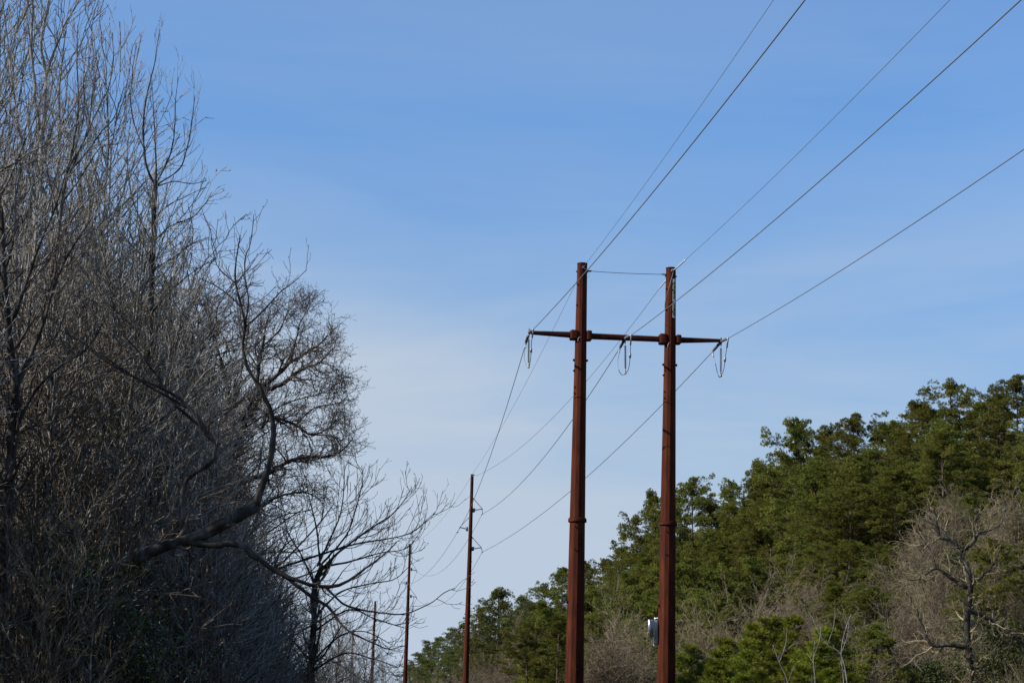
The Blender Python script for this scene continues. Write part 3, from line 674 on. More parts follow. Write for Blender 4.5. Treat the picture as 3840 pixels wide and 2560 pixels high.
# silhouette of the pine hill in the photograph (2352-wide pixels)
OUT = np.array([(900, 1568), (925, 1540), (960, 1505), (985, 1478), (1040, 1455), (1095, 1400), (1115, 1372), (1190, 1378), (1215, 1385), (1250, 1350), (1290, 1318), (1345, 1300), (1390, 1292), (1430, 1272), (1450, 1255), (1470, 1185), (1520, 1145), (1590, 1118), (1640, 1160), (1680, 1120), (1735, 1080), (1760, 1010), (1830, 990), (1890, 1005), (1960, 972), (2030, 985), (2075, 1000), (2095, 945), (2150, 892), (2205, 900), (2235, 950), (2290, 925), (2330, 885), (2500, 850)])
def ytop(px): return float(np.interp(px, OUT[:, 0], OUT[:, 1]))
sil = [(1825, 990, 172, 0, 'broad pine whose flat-topped crown juts out left on the skyline'), (1962, 972, 165, 1, 'big dark pine with a domed top in the middle of the hill skyline'),
 (2178, 892, 157, 2, 'tall airy pine with sky showing through its rounded top'), (2335, 882, 150, 1, 'tallest pine, cut by the right edge of the photo'),
 (2115, 945, 160, 0, 'dark pine directly left of the airy see-through pine'), (2250, 938, 168, 2, 'slim pine top poking up in the dip right of the airy pine'),
 (1590, 1118, 205, 1, 'pine with a rounded top just right of the right tower pole'), (1682, 1120, 212, 2, 'small loose-topped pine in the notch beside the broad pine'),
 (1500, 1150, 222, 3, 'pine crown just left of the right tower pole'), (1895, 1005, 180, 3, 'pine between the broad pine and the domed pine'),
 (2035, 990, 172, 0, 'pine just right of the domed pine, sharing its skyline'), (1745, 1078, 190, 3, 'lower shoulder pine under the broad pine, on its left'),
 (1540, 1165, 215, 0, None), (1635, 1165, 208, 3, None), (2075, 1003, 180, 3, None), (1465, 1200, 230, 2, 'ragged pine at the left end of the tall pines, between the tower poles'),
 (2290, 930, 160, 3, None), (2420, 870, 150, 0, None), (1430, 1274, 265, 0, None), (1392, 1293, 285, 1, None), (1345, 1300, 290, 3, 'pine top showing just right of the left tower pole'),
 (1290, 1318, 300, 0, 'pine top just left of the left tower pole'), (1250, 1350, 320, 1, None)]
GP = 'pines in the green mass on the hill'
LP_ = 'pine merging into the dense green mass on the hill among its neighbours'
for (px, py, Yq, ki, lab) in sil:
    top = D(px, py, Yq); gz = float(ground_z(top[0], top[1])); h = max(6., top[2]-gz)
    pines[ki].put(top[0], top[1], h, lab or LP_, 'pine', None if lab else GP, wide=min(1.2, 13.5/h))
for (px, py, Yq, ki, w, lab) in [(1150, 1370, 300, 0, 1.15, 'round dark pine standing out alone on the low skyline, right of the nearest single pole'), (1190, 1382, 310, 1, .9, None), (1100, 1405, 400, 1, .9, None), (1065, 1440, 470, 0, .9, None), (1040, 1450, 490, 1, 1, None), (1010, 1470, 520, 0, 1, None), (985, 1478, 540, 1, 1, None), (960, 1505, 560, 0, 1, None), (940, 1530, 590, 1, 1, None), (1120, 1420, 430, 1, 1, None), (1085, 1470, 380, 0, 1, None), (1035, 1500, 420, 1, 1, None), (1215, 1392, 330, 0, 1., None), (1170, 1440, 300, 1, 1, None), (1230, 1400, 290, 0, 1, None), (1130, 1490, 330, 1, 1, None), (975, 1520, 480, 0, 1, None)]:
    top = D(px, py, Yq); gz = float(ground_z(top[0], top[1])); h = max(5., top[2]-gz)
    farp[ki].put(top[0], top[1], h, lab or 'distant pine in the low row along the far ridge', 'pine', None if lab else 'distant pines on the far ridge', wide=w*min(1.5, 16/h))
# the mass behind and below the skyline trees
rng = np.random.default_rng(5); placed = []
tries = 0
while len(placed) < 92 and tries < 9000:
    tries += 1
    px = rng.uniform(1220, 2420); u = rng.uniform(15, 46); 
    # distance where pixel column px meets offset u
    k = (px-1176)/4573.
    Yq = (u+5.6+11.5)/(k+.115)
    if Yq < 135 or Yq > 420: continue
    Xq = k*Yq; gz = float(ground_z(Xq, Yq)); bx, by = proj((Xq, Yq, gz))
    if by > 1560 and px > 1400: continue
    if px > 1320 and px < 1480 and by > 1430: continue
    hm = rng.uniform(9, 17); tx, ty = proj((Xq, Yq, gz+hm)); lim = max(ytop(px), ytop(px-25), ytop(px+25))+rng.uniform(60, 200)
    if ty < lim:
        hm *= (by-lim)/(by-ty)
    if hm < 6.5: continue
    if px > 2080 and ty > 1230: continue
    if any((Xq-a)**2+(Yq-b)**2 < 2.6**2 for a, b in placed): continue
    placed.append((Xq, Yq)); (pines if Yq < 260 else farp)[rng.integers(0, 5 if Yq < 260 else 2)].put(Xq, Yq, hm, LP_, 'pine', GP, wide=float(min(1.35, 14/hm)))
for (px, py, Yq, h, ki, lab) in [(1250, 1400, 190, 0, 1, 'bright green pine filling the space left of the left tower pole, low down'), (1215, 1440, 180, 0, 0, None), (1285, 1430, 185, 0, 1, None), (1370, 1420, 170, 0, 0, None)]:
    top = D(px, py, Yq); gz = float(ground_z(top[0], top[1])); pines[(ki+2) % 4].put(top[0], top[1], top[2]-gz, lab or LP_, 'pine', None if lab else GP, wide=1.2)
for (px, py, Yq, ki) in ((1500, 1330, 150, 3), (1570, 1305, 148, 1), (1650, 1290, 150, 3), (1725, 1300, 146, 0), (1950, 1255, 132, 1), (2005, 1300, 128, 3), (1985, 1370, 116, 1), (1920, 1350, 122, 3), (1610, 1370, 138, 1), (1400, 1340, 215, 1), (1440, 1330, 205, 3), (1475, 1350, 190, 1), (1360, 1360, 230, 3), (1330, 1380, 220, 0), (1420, 1390, 170, 3), (1480, 1410, 160, 1), (1540, 1400, 150, 3), (1660, 1385, 128, 3), (1880, 1280, 140, 0), (2060, 1240, 138, 3)):
    top = D(px, py, Yq); gz = float(ground_z(top[0], top[1])); h = max(4., top[2]-gz)
    pines[ki].put(top[0], top[1], h, 'mid-slope pine filling the green mass above the bare brush', 'pine', 'mid-slope pines above the brush', wide=float(min(1.5, max(.9, 12/h))))
# young pines at the foot of the hill
yp = [(1610, 1478, 102), (1650, 1500, 88), (1690, 1462, 95), (1735, 1440, 98), (1780, 1418, 96), (1825, 1424, 94), (1865, 1440, 92), (1905, 1462, 96), (1612, 1540, 90), (1720, 1500, 86), (1800, 1490, 85), (1870, 1510, 86), (1940, 1490, 92), (1630, 1540, 84), (1760, 1535, 82), (1840, 1530, 83), (1570, 1500, 112), (1670, 1490, 90), (1760, 1450, 95), (1800, 1440, 97), (1845, 1470, 88), (1890, 1490, 89), (1710, 1465, 93), (1640, 1520, 88), (1690, 1545, 82), (1900, 1540, 84), (1965, 1500, 90), (1985, 1530, 86), (1930, 1520, 88), (1950, 1550, 83), (1615, 1560, 80)]
for i, (px, py, Yq) in enumerate(yp):
    top = D(px, py, Yq); gz = float(ground_z(top[0], top[1]))
    youngs[i % 2].put(top[0], top[1], max(3., top[2]-gz), 'pointed bright green young pine just right of the right tower pole' if i == 0 else 'young yellow-green pine in the thicket at the foot of the hill', 'pine', None if i == 0 else 'young pines at the foot of the hill', wide=1.35)

# ------------------------------------------------------------------ bare trees from given limbs
def limb(pts, Y0, r0, r1, n=18, dY=None):
    """pts in 2352-wide pixels, radii in those pixels; Y0 distance (or one per point)"""
    Ys = np.linspace(Y0, Y0 if dY is None else Y0+dY, len(pts))
    P_ = resample([D(x, y, Yy) for (x, y), Yy in zip(pts, Ys)], n)
    m = Y0/4573.
    return P_, np.linspace(r0*m, r1*m, n)
def bare_tree(name, label, limbs, Y0, seed, mats, l1=1.5, d1=2.2, l2=.55, d2=3.4, l3=.28, d3=4.5, trop=.12, ang=38, budm=None, nbud=0, rtw=.0045, group=None, kink=.16, bsz=.03, levels=3, cat='bare tree', t0=.25):
    """limbs[0] is the trunk"""
    rng = np.random.default_rng(seed)
    tr = limbs[0]; base = tr[0][0]
    e = empty(name, (base[0], base[1], float(ground_z(base[0], base[1])))); O = np.array(e.location)
    tag(e, label, cat, group)
    for i, (P_, R_) in enumerate(limbs):
        q = MB(); w = P_.copy(); w[1:-1] += rng.normal(0, .17, (len(w)-2, 3))*R_[1:-1, None]
        tubes(q, w, R_*(1+rng.normal(0, .10, len(R_))), 9 if i == 0 else 7, 0, True); q.build('trunk' if i == 0 else 'limb', mats[0], e, True, origin=O)
    LP = np.stack([p for p, _ in limbs]); LR = np.stack([r for _, r in limbs])
    P1, R1 = grow(rng, LP, LR, density=d1, t0=t0, ang=(ang, 12), L=l1, n=9, trop=trop, jit=kink, rr=.5, rmin=rtw*1.6, fall=.45, maxr=.05)
    P2, R2 = grow(rng, P1, R1, density=d2, t0=.12, ang=(ang, 12), L=l2, n=7, trop=trop*.9, jit=kink, rr=.6, rmin=rtw*1.15, fall=.4)
    c = MB(); tubes(c, P1, R1, 5); tubes(c, P2, R2, 4)
    last = P2
    if levels > 2:
        P3, R3_ = grow(rng, P2, R2, density=d3, t0=.15, ang=(ang, 14), L=l3, n=4, trop=trop*.8, jit=kink, rr=.7, rmin=rtw, fall=.3); tubes(c, P3, R3_, 3); last = P3
    if budm is not None: buds(rng, c, last, nbud or len(last), bsz, 1, per=1 if not nbud else 1)
    c.build('crown', [mats[1]]+([budm] if budm else []), e, True, origin=O)
    return e
print('build left trees')
# F: big foreground leaning tree
YF = 32
F = [limb([(-330, 1960), (-180, 1620), (-60, 1470), (30, 1425), (120, 1390), (250, 1320), (310, 1285), (380, 1250), (430, 1238), (520, 1200), (590, 1162)], YF, 24, 13, 30),
 limb([(590, 1162), (600, 1120), (618, 1072), (628, 1010), (623, 951), (598, 892), (576, 857), (563, 826), (558, 788), (563, 751), (554, 704), (541, 651), (541, 607), (549, 557), (552, 540)], YF, 8, 1.2, 34),
 limb([(563, 751), (570, 692), (563, 638), (563, 592), (576, 557), (583, 492)], YF, 2.3, .8, 18),
 limb([(563, 751), (598, 720), (645, 670), (673, 649), (704, 620)], YF, 2.3, .8, 18),
 limb([(554, 704), (523, 676), (491, 654), (457, 638)], YF, 2.0, .8, 18), limb([(541, 651), (501, 613), (487, 565), (485, 545)], YF, 1.6, .7, 18),
 limb([(430, 1240), (459, 1249), (553, 1249), (573, 1269), (610, 1296), (644, 1316), (694, 1337), (748, 1347), (795, 1337), (828, 1313), (879, 1276), (912, 1243)], YF, 10, 1.0, 30),
 limb([(640, 1314), (694, 1353), (721, 1374), (755, 1394), (795, 1444), (862, 1478), (896, 1491), (926, 1481)], YF, 5, 1.0, 24),
 limb([(748, 1347), (795, 1390), (876, 1407), (929, 1409), (963, 1397), (996, 1380), (1020, 1360), (1045, 1350)], YF, 3, .8, 24),
 limb([(425, 1238), (418, 1180), (420, 1120), (440, 1090), (480, 1065), (497, 1035), (481, 999), (432, 933), (375, 893), (282, 853), (200, 800)], YF, 8, 1.5, 30),
 limb([(470, 985), (398, 926), (372, 880), (345, 843), (315, 803), (266, 747), (259, 690)], YF+.3, 4, 1.0, 22),
 limb([(430, 935), (330, 880), (256, 830), (216, 806), (179, 780), (120, 750)], YF, 3.5, 1.0, 20),
 limb([(430, 1245), (436, 1290), (430, 1330), (410, 1350)], YF, 2.5, 1, 18)]
F = [(resample(p, 24), np.interp(np.linspace(0, 1, 24), np.linspace(0, 1, len(r)), r)) for p, r in F]
bare_tree('leaning_tree', 'big leaning tree whose thick grey limb crosses the lower left and twists upward', F, YF, 41, [M_bark_dark, M_twig_dark], l1=.75, d1=3.6, l2=.36, d2=4.5, trop=.14, ang=42, budm=M_bud, rtw=.0035, kink=.13, bsz=.022, levels=2, t0=.35)
# G: dark trunk with a fan of twigs
YG = 44
G = [limb([(712, 1850), (714, 1568), (718, 1478), (721, 1410), (724, 1343), (741, 1296)], YG, 11, 6, 24),
 limb([(600, 1330), (647, 1303), (748, 1269), (828, 1246), (896, 1236), (946, 1222), (983, 1192), (1000, 1175)], YG-1, 3.5, .8, 24),
 limb([(728, 1300), (755, 1243), (778, 1192), (788, 1142), (792, 1068)], YG, 2.6, .7, 24), limb([(738, 1296), (795, 1229), (815, 1175), (832, 1108), (831, 1068)], YG, 2.6, .7, 24),
 limb([(744, 1303), (788, 1259), (862, 1206), (896, 1185), (926, 1152), (946, 1118)], YG, 3.4, .7, 24), limb([(735, 1300), (728, 1220), (712, 1150), (700, 1090)], YG, 2.6, .8, 24),
 limb([(722, 1340), (690, 1270), (660, 1220), (650, 1160)], YG, 2.6, .8, 24), limb([(720, 1420), (780, 1360), (850, 1340), (905, 1330), (940, 1300)], YG, 2.6, .8, 24),
 limb([(720, 1450), (800, 1400), (860, 1420), (925, 1440)], YG, 2.6, .8, 24), limb([(716, 1520), (780, 1460), (840, 1450), (900, 1480)], YG, 2.4, .8, 24), limb([(716, 1520), (650, 1450), (600, 1430), (560, 1380)], YG, 2.6, .8, 24),
 limb([(718, 1540), (790, 1500), (850, 1510), (910, 1530)], YG, 2.4, .8, 24), limb([(744, 1300), (800, 1290), (870, 1270), (930, 1260), (960, 1230)], YG, 2.6, .7, 24)]
bare_tree('bare_tree', 'dark upright trunk with a wide fan of bare twigs reaching the far poles', G, YG, 42, [M_bark_dark, M_twig_dark], l1=1.15, d1=5.0, l2=.45, d2=5.5, l3=.17, d3=4, trop=.17, ang=34, budm=M_bud, rtw=.0045, kink=.1, bsz=.03, levels=3, nbud=5000)
# E: oak with the rounded crown
YE = 66
E = [limb([(470, 1760), (472, 1500), (480, 1250), (505, 1110), (532, 1032), (554, 1001), (563, 957), (579, 920), (598, 892)], YE, 14, 7, 24),
 limb([(598, 892), (648, 851), (666, 832), (688, 820), (710, 807), (738, 792), (760, 770)], YE, 6, 1.2, 24), limb([(600, 898), (648, 882), (679, 857), (704, 845), (741, 832), (775, 800)], YE-1, 6, 1.2, 24),
 limb([(579, 920), (591, 879), (595, 832), (604, 795), (610, 751), (622, 713)], YE+1, 5.5, 1.2, 24), limb([(548, 995), (560, 950), (600, 985), (616, 954), (679, 976), (716, 998), (757, 988), (790, 960)], YE-1, 6, 1.2, 24),
 limb([(500, 1120), (560, 1105), (627, 1081), (667, 1058), (721, 1048), (757, 1050), (800, 1035), (828, 1008)], YE-1.5, 8, 1.2, 24), limb([(500, 1150), (580, 1170), (640, 1140), (700, 1130), (750, 1150)], YE, 5, 1, 24),
 limb([(540, 1020), (530, 950), (520, 880), (500, 800), (480, 740), (470, 690)], YE+1, 6, 1.2, 24), limb([(530, 1030), (480, 960), (450, 900), (430, 820), (420, 740)], YE+1, 6, 1.2, 24),
 limb([(666, 832), (680, 780), (690, 740), (712, 705)], YE, 2.5, .8, 24), limb([(604, 795), (640, 760), (660, 720), (680, 690)], YE, 2.5, .8, 24), limb([(741, 832), (770, 840), (790, 850)], YE, 1.5, .8, 24), limb([(716, 998), (770, 1000), (800, 1010), (815, 990)], YE, 2, .8, 24), limb([(679, 976), (720, 940), (760, 930), (805, 925)], YE, 2, .8, 24), limb([(550, 990), (640, 935), (690, 915), (740, 905), (780, 890)], YE, 2.5, .8, 24), limb([(595, 850), (560, 790), (550, 740), (560, 690)], YE, 2.5, .8, 24)]
def pull(P_):                                       # keep the limb ends inside the dome
    out_ = P_.copy(); xc = D(690, 900, YE)[0]; m_ = out_[:, 0] > xc; out_[m_, 0] = xc+(out_[m_, 0]-xc)*.88; return out_
E = [(pull(p), r_) for p, r_ in E]
bare_tree('oak_tree', 'oak with a rounded lacy crown of crooked limbs standing against the open sky', E, YE, 43, [M_bark_dark, M_twig_dark], l1=1.3, d1=8.5, l2=.68, d2=8.5, l3=.34, d3=8.5, trop=.07, ang=46, budm=M_bud, nbud=30000, rtw=.006, kink=.28, bsz=.05)
# A, B, C: tall pale trees on the left
YA = 40
A = [limb([(70, 1860), (60, 1400), (66, 1000), (78, 700), (83, 498), (95, 365), (96, 299)], YA, 11, 5.5, 24), limb([(92, 300), (80, 232), (80, 186), (71, 110), (75, 20), (70, -60), (60, -160)], YA, 4.5, 1.5, 24),
 limb([(97, 299), (100, 266), (106, 179), (96, 126), (96, 83), (110, 17), (118, -60), (120, -150)], YA, 5, 1.5, 24), limb([(106, 179), (116, 139), (133, 100), (149, 56), (173, 17), (195, -25), (215, -70)], YA, 3.5, 1, 24),
 limb([(85, 480), (60, 380), (40, 280), (25, 160), (10, 40), (0, -60)], YA, 4, 1.2, 24), limb([(80, 560), (110, 480), (130, 400), (150, 300), (160, 220)], YA+.5, 3.5, 1, 24), limb([(78, 640), (30, 540), (0, 430), (-20, 300)], YA, 4, 1.5, 24), limb([(68, 900), (120, 780), (160, 680), (185, 590), (215, 500)], YA-.5, 4, 1, 24), limb([(66, 1050), (20, 920), (-10, 800)], YA, 4, 1.5, 24), limb([(64, 1150), (130, 1020), (190, 930), (260, 840)], YA-1, 3.6, 1, 24)]
bare_tree('bare_tree', 'tallest pale-barked tree at far left, its top cut off by the frame', A, YA, 44, [M_bark_pale, M_twig], l1=1.7, d1=4.2, l2=.65, d2=4.5, l3=.28, d3=4, trop=.2, ang=30, rtw=.0045, kink=.09)
Bt = [limb([(118, 1860), (125, 1300), (118, 900), (125, 650), (140, 480), (153, 398)], 37, 7, 4, 24), limb([(153, 398), (168, 330), (180, 250), (177, 150), (178, 57)], 37, 3, .8, 24), limb([(155, 395), (165, 370), (190, 330), (225, 250), (250, 200), (262, 120)], 37, 3, .8, 24),
 limb([(153, 400), (195, 355), (235, 300), (262, 270), (285, 200)], 37, 2.6, .8, 24), limb([(140, 470), (190, 400), (230, 340), (270, 330), (290, 310)], 37, 2.6, .8, 24), limb([(150, 400), (190, 280), (192, 180), (198, 105)], 37, 2.6, .8, 24), limb([(150, 420), (200, 300), (215, 200), (232, 115)], 37, 2.6, .8, 24),
 limb([(130, 560), (190, 470), (240, 430), (280, 400)], 37, 2.5, .8, 24), limb([(122, 700), (180, 600), (230, 540), (270, 480)], 37, 2.5, .8, 24), limb([(135, 500), (110, 400), (100, 300), (120, 200)], 37, 2.5, .8, 24), limb([(122, 800), (170, 720), (220, 660), (290, 600)], 37, 2.5, .8, 24)]
bare_tree('bare_tree', 'bare tree with dense wand-like shoots fanning up from one fork near the top left', Bt, 37, 45, [M_bark_grey, M_twig], l1=1.2, d1=4.2, l2=.45, d2=4.5, l3=.16, d3=3, trop=.24, ang=29, budm=M_bud, nbud=1600, rtw=.004, kink=.08, bsz=.035)
Ct = [limb([(310, 1850), (322, 1200), (338, 850), (346, 740), (352, 520), (358, 421)], 42, 9, 5.5, 24), limb([(354, 421), (339, 392), (332, 352), (329, 292), (335, 232), (345, 186), (355, 146), (360, 110), (367, 66)], 42, 3, .6, 24), limb([(358, 421), (358, 365), (355, 299), (352, 240), (350, 200)], 42, 2.2, .6, 24),
 limb([(360, 420), (392, 352), (402, 282), (403, 232), (410, 178)], 42, 2.2, .6, 24), limb([(360, 425), (412, 388), (428, 345), (438, 299), (448, 217)], 42, 2.2, .6, 24), limb([(360, 428), (400, 417), (440, 422), (475, 415)], 42, 1.8, .6, 24), limb([(353, 468), (319, 415), (304, 392)], 42, 1.6, .6, 24),
 limb([(353, 500), (390, 470), (430, 450), (470, 430)], 42, 1.8, .6, 24), limb([(350, 560), (390, 520), (440, 500), (478, 460)], 42, 2, .6, 24), limb([(349, 620), (400, 590), (440, 560), (480, 545)], 42, 2.2, .6, 24), limb([(334, 350), (310, 290), (300, 230), (306, 170)], 42, 1.6, .6, 24), limb([(350, 560), (320, 500), (300, 440), (290, 360)], 42, 2, .6, 24), limb([(347, 720), (400, 660), (450, 620), (500, 590)], 42, 2.4, .6, 24)]
bare_tree('bare_tree', 'slim straight tree with a dark stub fork and V-shaped twigs against the sky', Ct, 42, 46, [M_bark_dark, M_twig], l1=.95, d1=3.6, l2=.4, d2=4.0, l3=.15, d3=2.5, trop=.2, ang=31, rtw=.0035, kink=.1, budm=M_bud, nbud=900, bsz=.02)

Ht = [limb([(5, 1900), (12, 1400), (22, 1100), (35, 900), (20, 760), (10, 640), (2, 480)], 33, 17, 6, 24), limb([(35, 900), (68, 820), (100, 740), (130, 640), (172, 560), (212, 500)], 33, 6, 1.2, 24), limb([(22, 760), (60, 650), (92, 560), (130, 470), (150, 400)], 33, 5, 1.2, 24),
 limb([(28, 1000), (80, 900), (140, 840), (200, 800), (250, 720)], 33, 4.5, 1.2, 24), limb([(18, 1200), (70, 1080), (130, 1010), (200, 960)], 33, 4.5, 1.2, 24), limb([(10, 650), (-30, 560), (-60, 450)], 33, 4, 1.5, 24), limb([(30, 950), (-20, 860), (-60, 780)], 33, 4, 1.5, 24)]
bare_tree('bare_tree', 'thick dark trunk rising along the far left edge with forking grey limbs', Ht, 33, 47, [M_bark_dark, M_twig_dark], l1=1.3, d1=3.0, l2=.5, d2=4, l3=.2, d3=3, trop=.12, ang=36, rtw=.0038, kink=.15)
Jt = [limb([(335, 1850), (345, 1400), (352, 1150), (330, 980), (318, 860), (322, 760), (300, 660)], 46, 9, 3, 24), limb([(335, 1000), (380, 900), (400, 800), (430, 720)], 46, 4, 1, 24), limb([(320, 860), (280, 780), (262, 700), (240, 620)], 46, 4, 1, 24), limb([(350, 1180), (420, 1080), (450, 1000), (500, 940)], 46, 4, 1, 24), limb([(345, 1120), (290, 1040), (250, 960), (225, 880)], 46, 4, 1, 24)]
bare_tree('bare_tree', 'dark forked trunk standing right behind the twisting limb', Jt, 46, 48, [M_bark_dark, M_twig], l1=1.3, d1=3.2, l2=.5, d2=4, l3=.2, d3=3, trop=.12, ang=38, rtw=.0045, kink=.18)
# generic bare kinds for the woods behind
def bare_mesh(seed, H=12., spread=24, nl=34, l1=.30, d2=2.6, d3=3.6, crown=.75, multi=1, rtw=.006, trop=.2, kink=.1, bud=None, nbud=0, bsz=.05, width=1., l2=.42, l3=.4, lean=.03):
    rng = np.random.default_rng(seed); tP, tR = [], []
    for s in range(multi):
        z = np.linspace(0, H*(1 if s == 0 else rng.uniform(.75, .98)), 14); a = rng.random()*2*PI; sp_ = (0 if multi == 1 else rng.uniform(.04, .12)*H)
        wx = np.cumsum(rng.normal(0, lean*H/14*3, 14))*.5+sp_*np.cos(a)*(z/H)**1.2; wy = np.cumsum(rng.normal(0, lean*H/14*3, 14))*.5+sp_*np.sin(a)*(z/H)**1.2
        tP.append(np.stack([wx-wx[0], wy-wy[0], z], 1)); tR.append(np.interp(z/H, [0, .1, 1], [.011*H, .008*H, .0012*H])/(multi**.4))
    T_, Tr = np.stack(tP), np.stack(tR); t = MB(); tubes(t, T_, Tr, 7)
    P1, R1 = grow(rng, T_, Tr, m=nl, t0=1-crown, ang=(spread+14, 9), L=H*l1*width, n=10, trop=trop*.5, jit=kink, rr=.72, rmin=rtw*1.6, fall=.62, maxr=.06)
    tubes(t, P1, R1, 4)
    P2, R2 = grow(rng, P1, R1, density=d2, t0=.12, ang=(spread+10, 10), ratio=l2, n=6, trop=trop*.4, jit=kink, rr=.6, rmin=rtw*1.2, fall=.45)
    P3, R3_ = grow(rng, P2, R2, density=d3, t0=.15, ang=(spread+10, 12), ratio=l3, n=4, trop=trop*.3, jit=kink, rr=.7, rmin=rtw, fall=.3)
    c = MB(); tubes(c, P2, R2, 3); tubes(c, P3, R3_, 3)
    if bud is not None: buds(rng, c, P3, nbud, bsz, 1)
    return t, c
def bare_kind(name, seed, bark, twig, bud=None, **kw):
    t, c = bare_mesh(seed, bud=bud, **kw); return Kind(name, [('trunk', t, [bark], True), ('crown', c, [twig]+([bud] if bud else []), True)], kw.get('H', 12.))
WK = dict(H=12., l1=.36, crown=.88, d2=3.2, d3=2.8, l2=.45, trop=.2, rtw=.0075)
woods = [bare_kind('bare_tree', 51, M_bark_grey, M_twig_dark, nl=58, spread=30, kink=.13, lean=.05, **WK), bare_kind('bare_tree', 52, M_bark_grey, M_twig, nl=54, multi=2, spread=26, kink=.10, lean=.05, **WK),
         bare_kind('bare_tree', 53, M_bark_dark, M_twig_dark, nl=46, spread=38, kink=.2, lean=.07, **{**WK, 'trop': .08}), bare_kind('bare_tree', 54, M_bark_pale, M_twig, nl=46, spread=24, kink=.09, lean=.04, **WK),
         bare_kind('bare_tree', 55, M_bark_grey, M_twig_brown, M_bud, nl=50, multi=2, nbud=5000, bsz=.05, spread=30, kink=.14, lean=.06, **WK)]
redk = bare_kind('red_maple', 56, M_bark_grey, M_twig_brown, M_bud_red, H=12., nl=36, nbud=9000, bsz=.08)
OL = np.array([(-200, 20), (0, 60), (60, 120), (150, 260), (230, 330), (285, 440), (330, 530), (400, 570), (450, 600), (480, 680), (520, 860), (560, 1000), (600, 1120), (640, 1250), (700, 1360), (800, 1470), (900, 1530), (960, 1552)])
def ytl(px): return float(np.interp(px, OL[:, 0], OL[:, 1]))
rng = np.random.default_rng(77); pl = []; tries = 0
while len(pl) < 170 and tries < 14000:
    tries += 1
    n_ = len(pl); px = rng.uniform(-160, 760); Yq = rng.uniform(35, 75) if n_ < 90 else rng.uniform(70, 150) if n_ < 145 else rng.uniform(120, 260); Xq = (px-1176)/4573.*Yq; u = Xq-lineX(Yq)
    if u > -17.5: continue
    gz = float(ground_z(Xq, Yq)); lim = max(ytl(px), ytl(px+30), ytl(px+1500./Yq*4.573/2))+rng.uniform(30, 330); bx, by = proj((Xq, Yq, gz)); hmax = (by-lim)/4573*Yq*1.02
    h = min(rng.uniform(9, 19), hmax)
    if h < 3.5: continue
    if any((Xq-a)**2+(Yq-b)**2 < (1.0 if Yq < 75 else 1.5)**2 for a, b in pl): continue
    pl.append((Xq, Yq)); ki = rng.integers(0, 5) if Yq < 62 else [0, 2, 4, 2][rng.integers(0, 4)]
    woods[ki].put(Xq, Yq, h, ['thin grey leafless tree tangled in the left wood', 'grey two-stemmed leafless tree tangled in the left wood', 'dark crooked leafless tree tangled in the left wood', 'pale narrow leafless tree tangled in the left wood', 'brownish budding two-stemmed tree tangled in the left wood'][ki], 'bare tree', 'leafless trees crowding the left wood', wide=float(min(1.3, max(.8, 12/h))))
rng = np.random.default_rng(88)
for i in range(13):                                 # the wood goes on beyond the left edge of the picture
    Yq = rng.uniform(24, 62); px = rng.uniform(-1150, -190); Xq = (px-1176)/4573.*Yq
    woods[i % 5].put(Xq, Yq, rng.uniform(11, 15), 'tall leafless tree of the left wood standing beyond the left edge', 'bare tree', 'leafless trees beyond the left edge', wide=1.1)
for (px, py, Yq, ki) in ((-120, 1020, 30.5, 0), (-50, 1120, 30.8, 2), (25, 1200, 30.6, 0), (95, 1150, 30.3, 4), (165, 1240, 30.8, 2), (225, 1290, 30.5, 0)):
    top = D(px, py, Yq); gz = float(ground_z(top[0], top[1])); woods[ki].put(top[0], top[1], top[2]-gz, 'low thin sapling growing up in front of the thick grey limb', 'sapling', 'saplings in front of the thick limb')
for (px, py, Yq, ki) in ((20, -80, 43, 3), (-40, -100, 42, 1), (150, 70, 50, 0), (215, 200, 50, 1)):
    top = D(px, py, Yq); gz = float(ground_z(top[0], top[1])); woods[ki].put(top[0], top[1], top[2]-gz, 'tall upright pale-twigged tree in the clump at the upper left', 'bare tree', 'tall upright trees at the upper left', wide=.75)
for (px, py, Yq, ki) in ((455, 665, 74, 2), (510, 690, 78, 4), (400, 600, 70, 2), (430, 740, 62, 1), (530, 800, 80, 2), (350, 640, 66, 4)):
    top = D(px, py, Yq); gz = float(ground_z(top[0], top[1])); woods[ki].put(top[0], top[1], top[2]-gz, 'bushy leafless crown filling in behind the twisting limb and oak', 'bare tree', 'leafless crowns behind the oak', wide=1.15)
for (px, py, Yq) in ((130, 540, 44), (95, 660, 45), (275, 800, 58)):
    top = D(px, py, Yq); gz = float(ground_z(top[0], top[1])); redk.put(top[0], top[1], top[2]-gz, 'tree dotted with dark red buds deep behind the grey trees on the left', 'maple', 'red budded trees in the left wood')
# far left edge of the cleared strip, seen between the branches
for i, (px, py, Yq) in enumerate([(780, 1430, 120), (820, 1450, 150), (850, 1490, 200), (880, 1500, 230), (760, 1400, 100), (905, 1535, 300), (640, 1330, 90), (600, 1300, 80), (680, 1350, 95), (720, 1390, 110)]):
    top = D(px, py, Yq); gz = float(ground_z(top[0], top[1])); woods[i % 3].put(top[0], top[1], max(3, top[2]-gz), 'low twiggy bare tree along the far edge of the left wood', 'bare tree', 'small bare trees along the far left edge', wide=1.5)

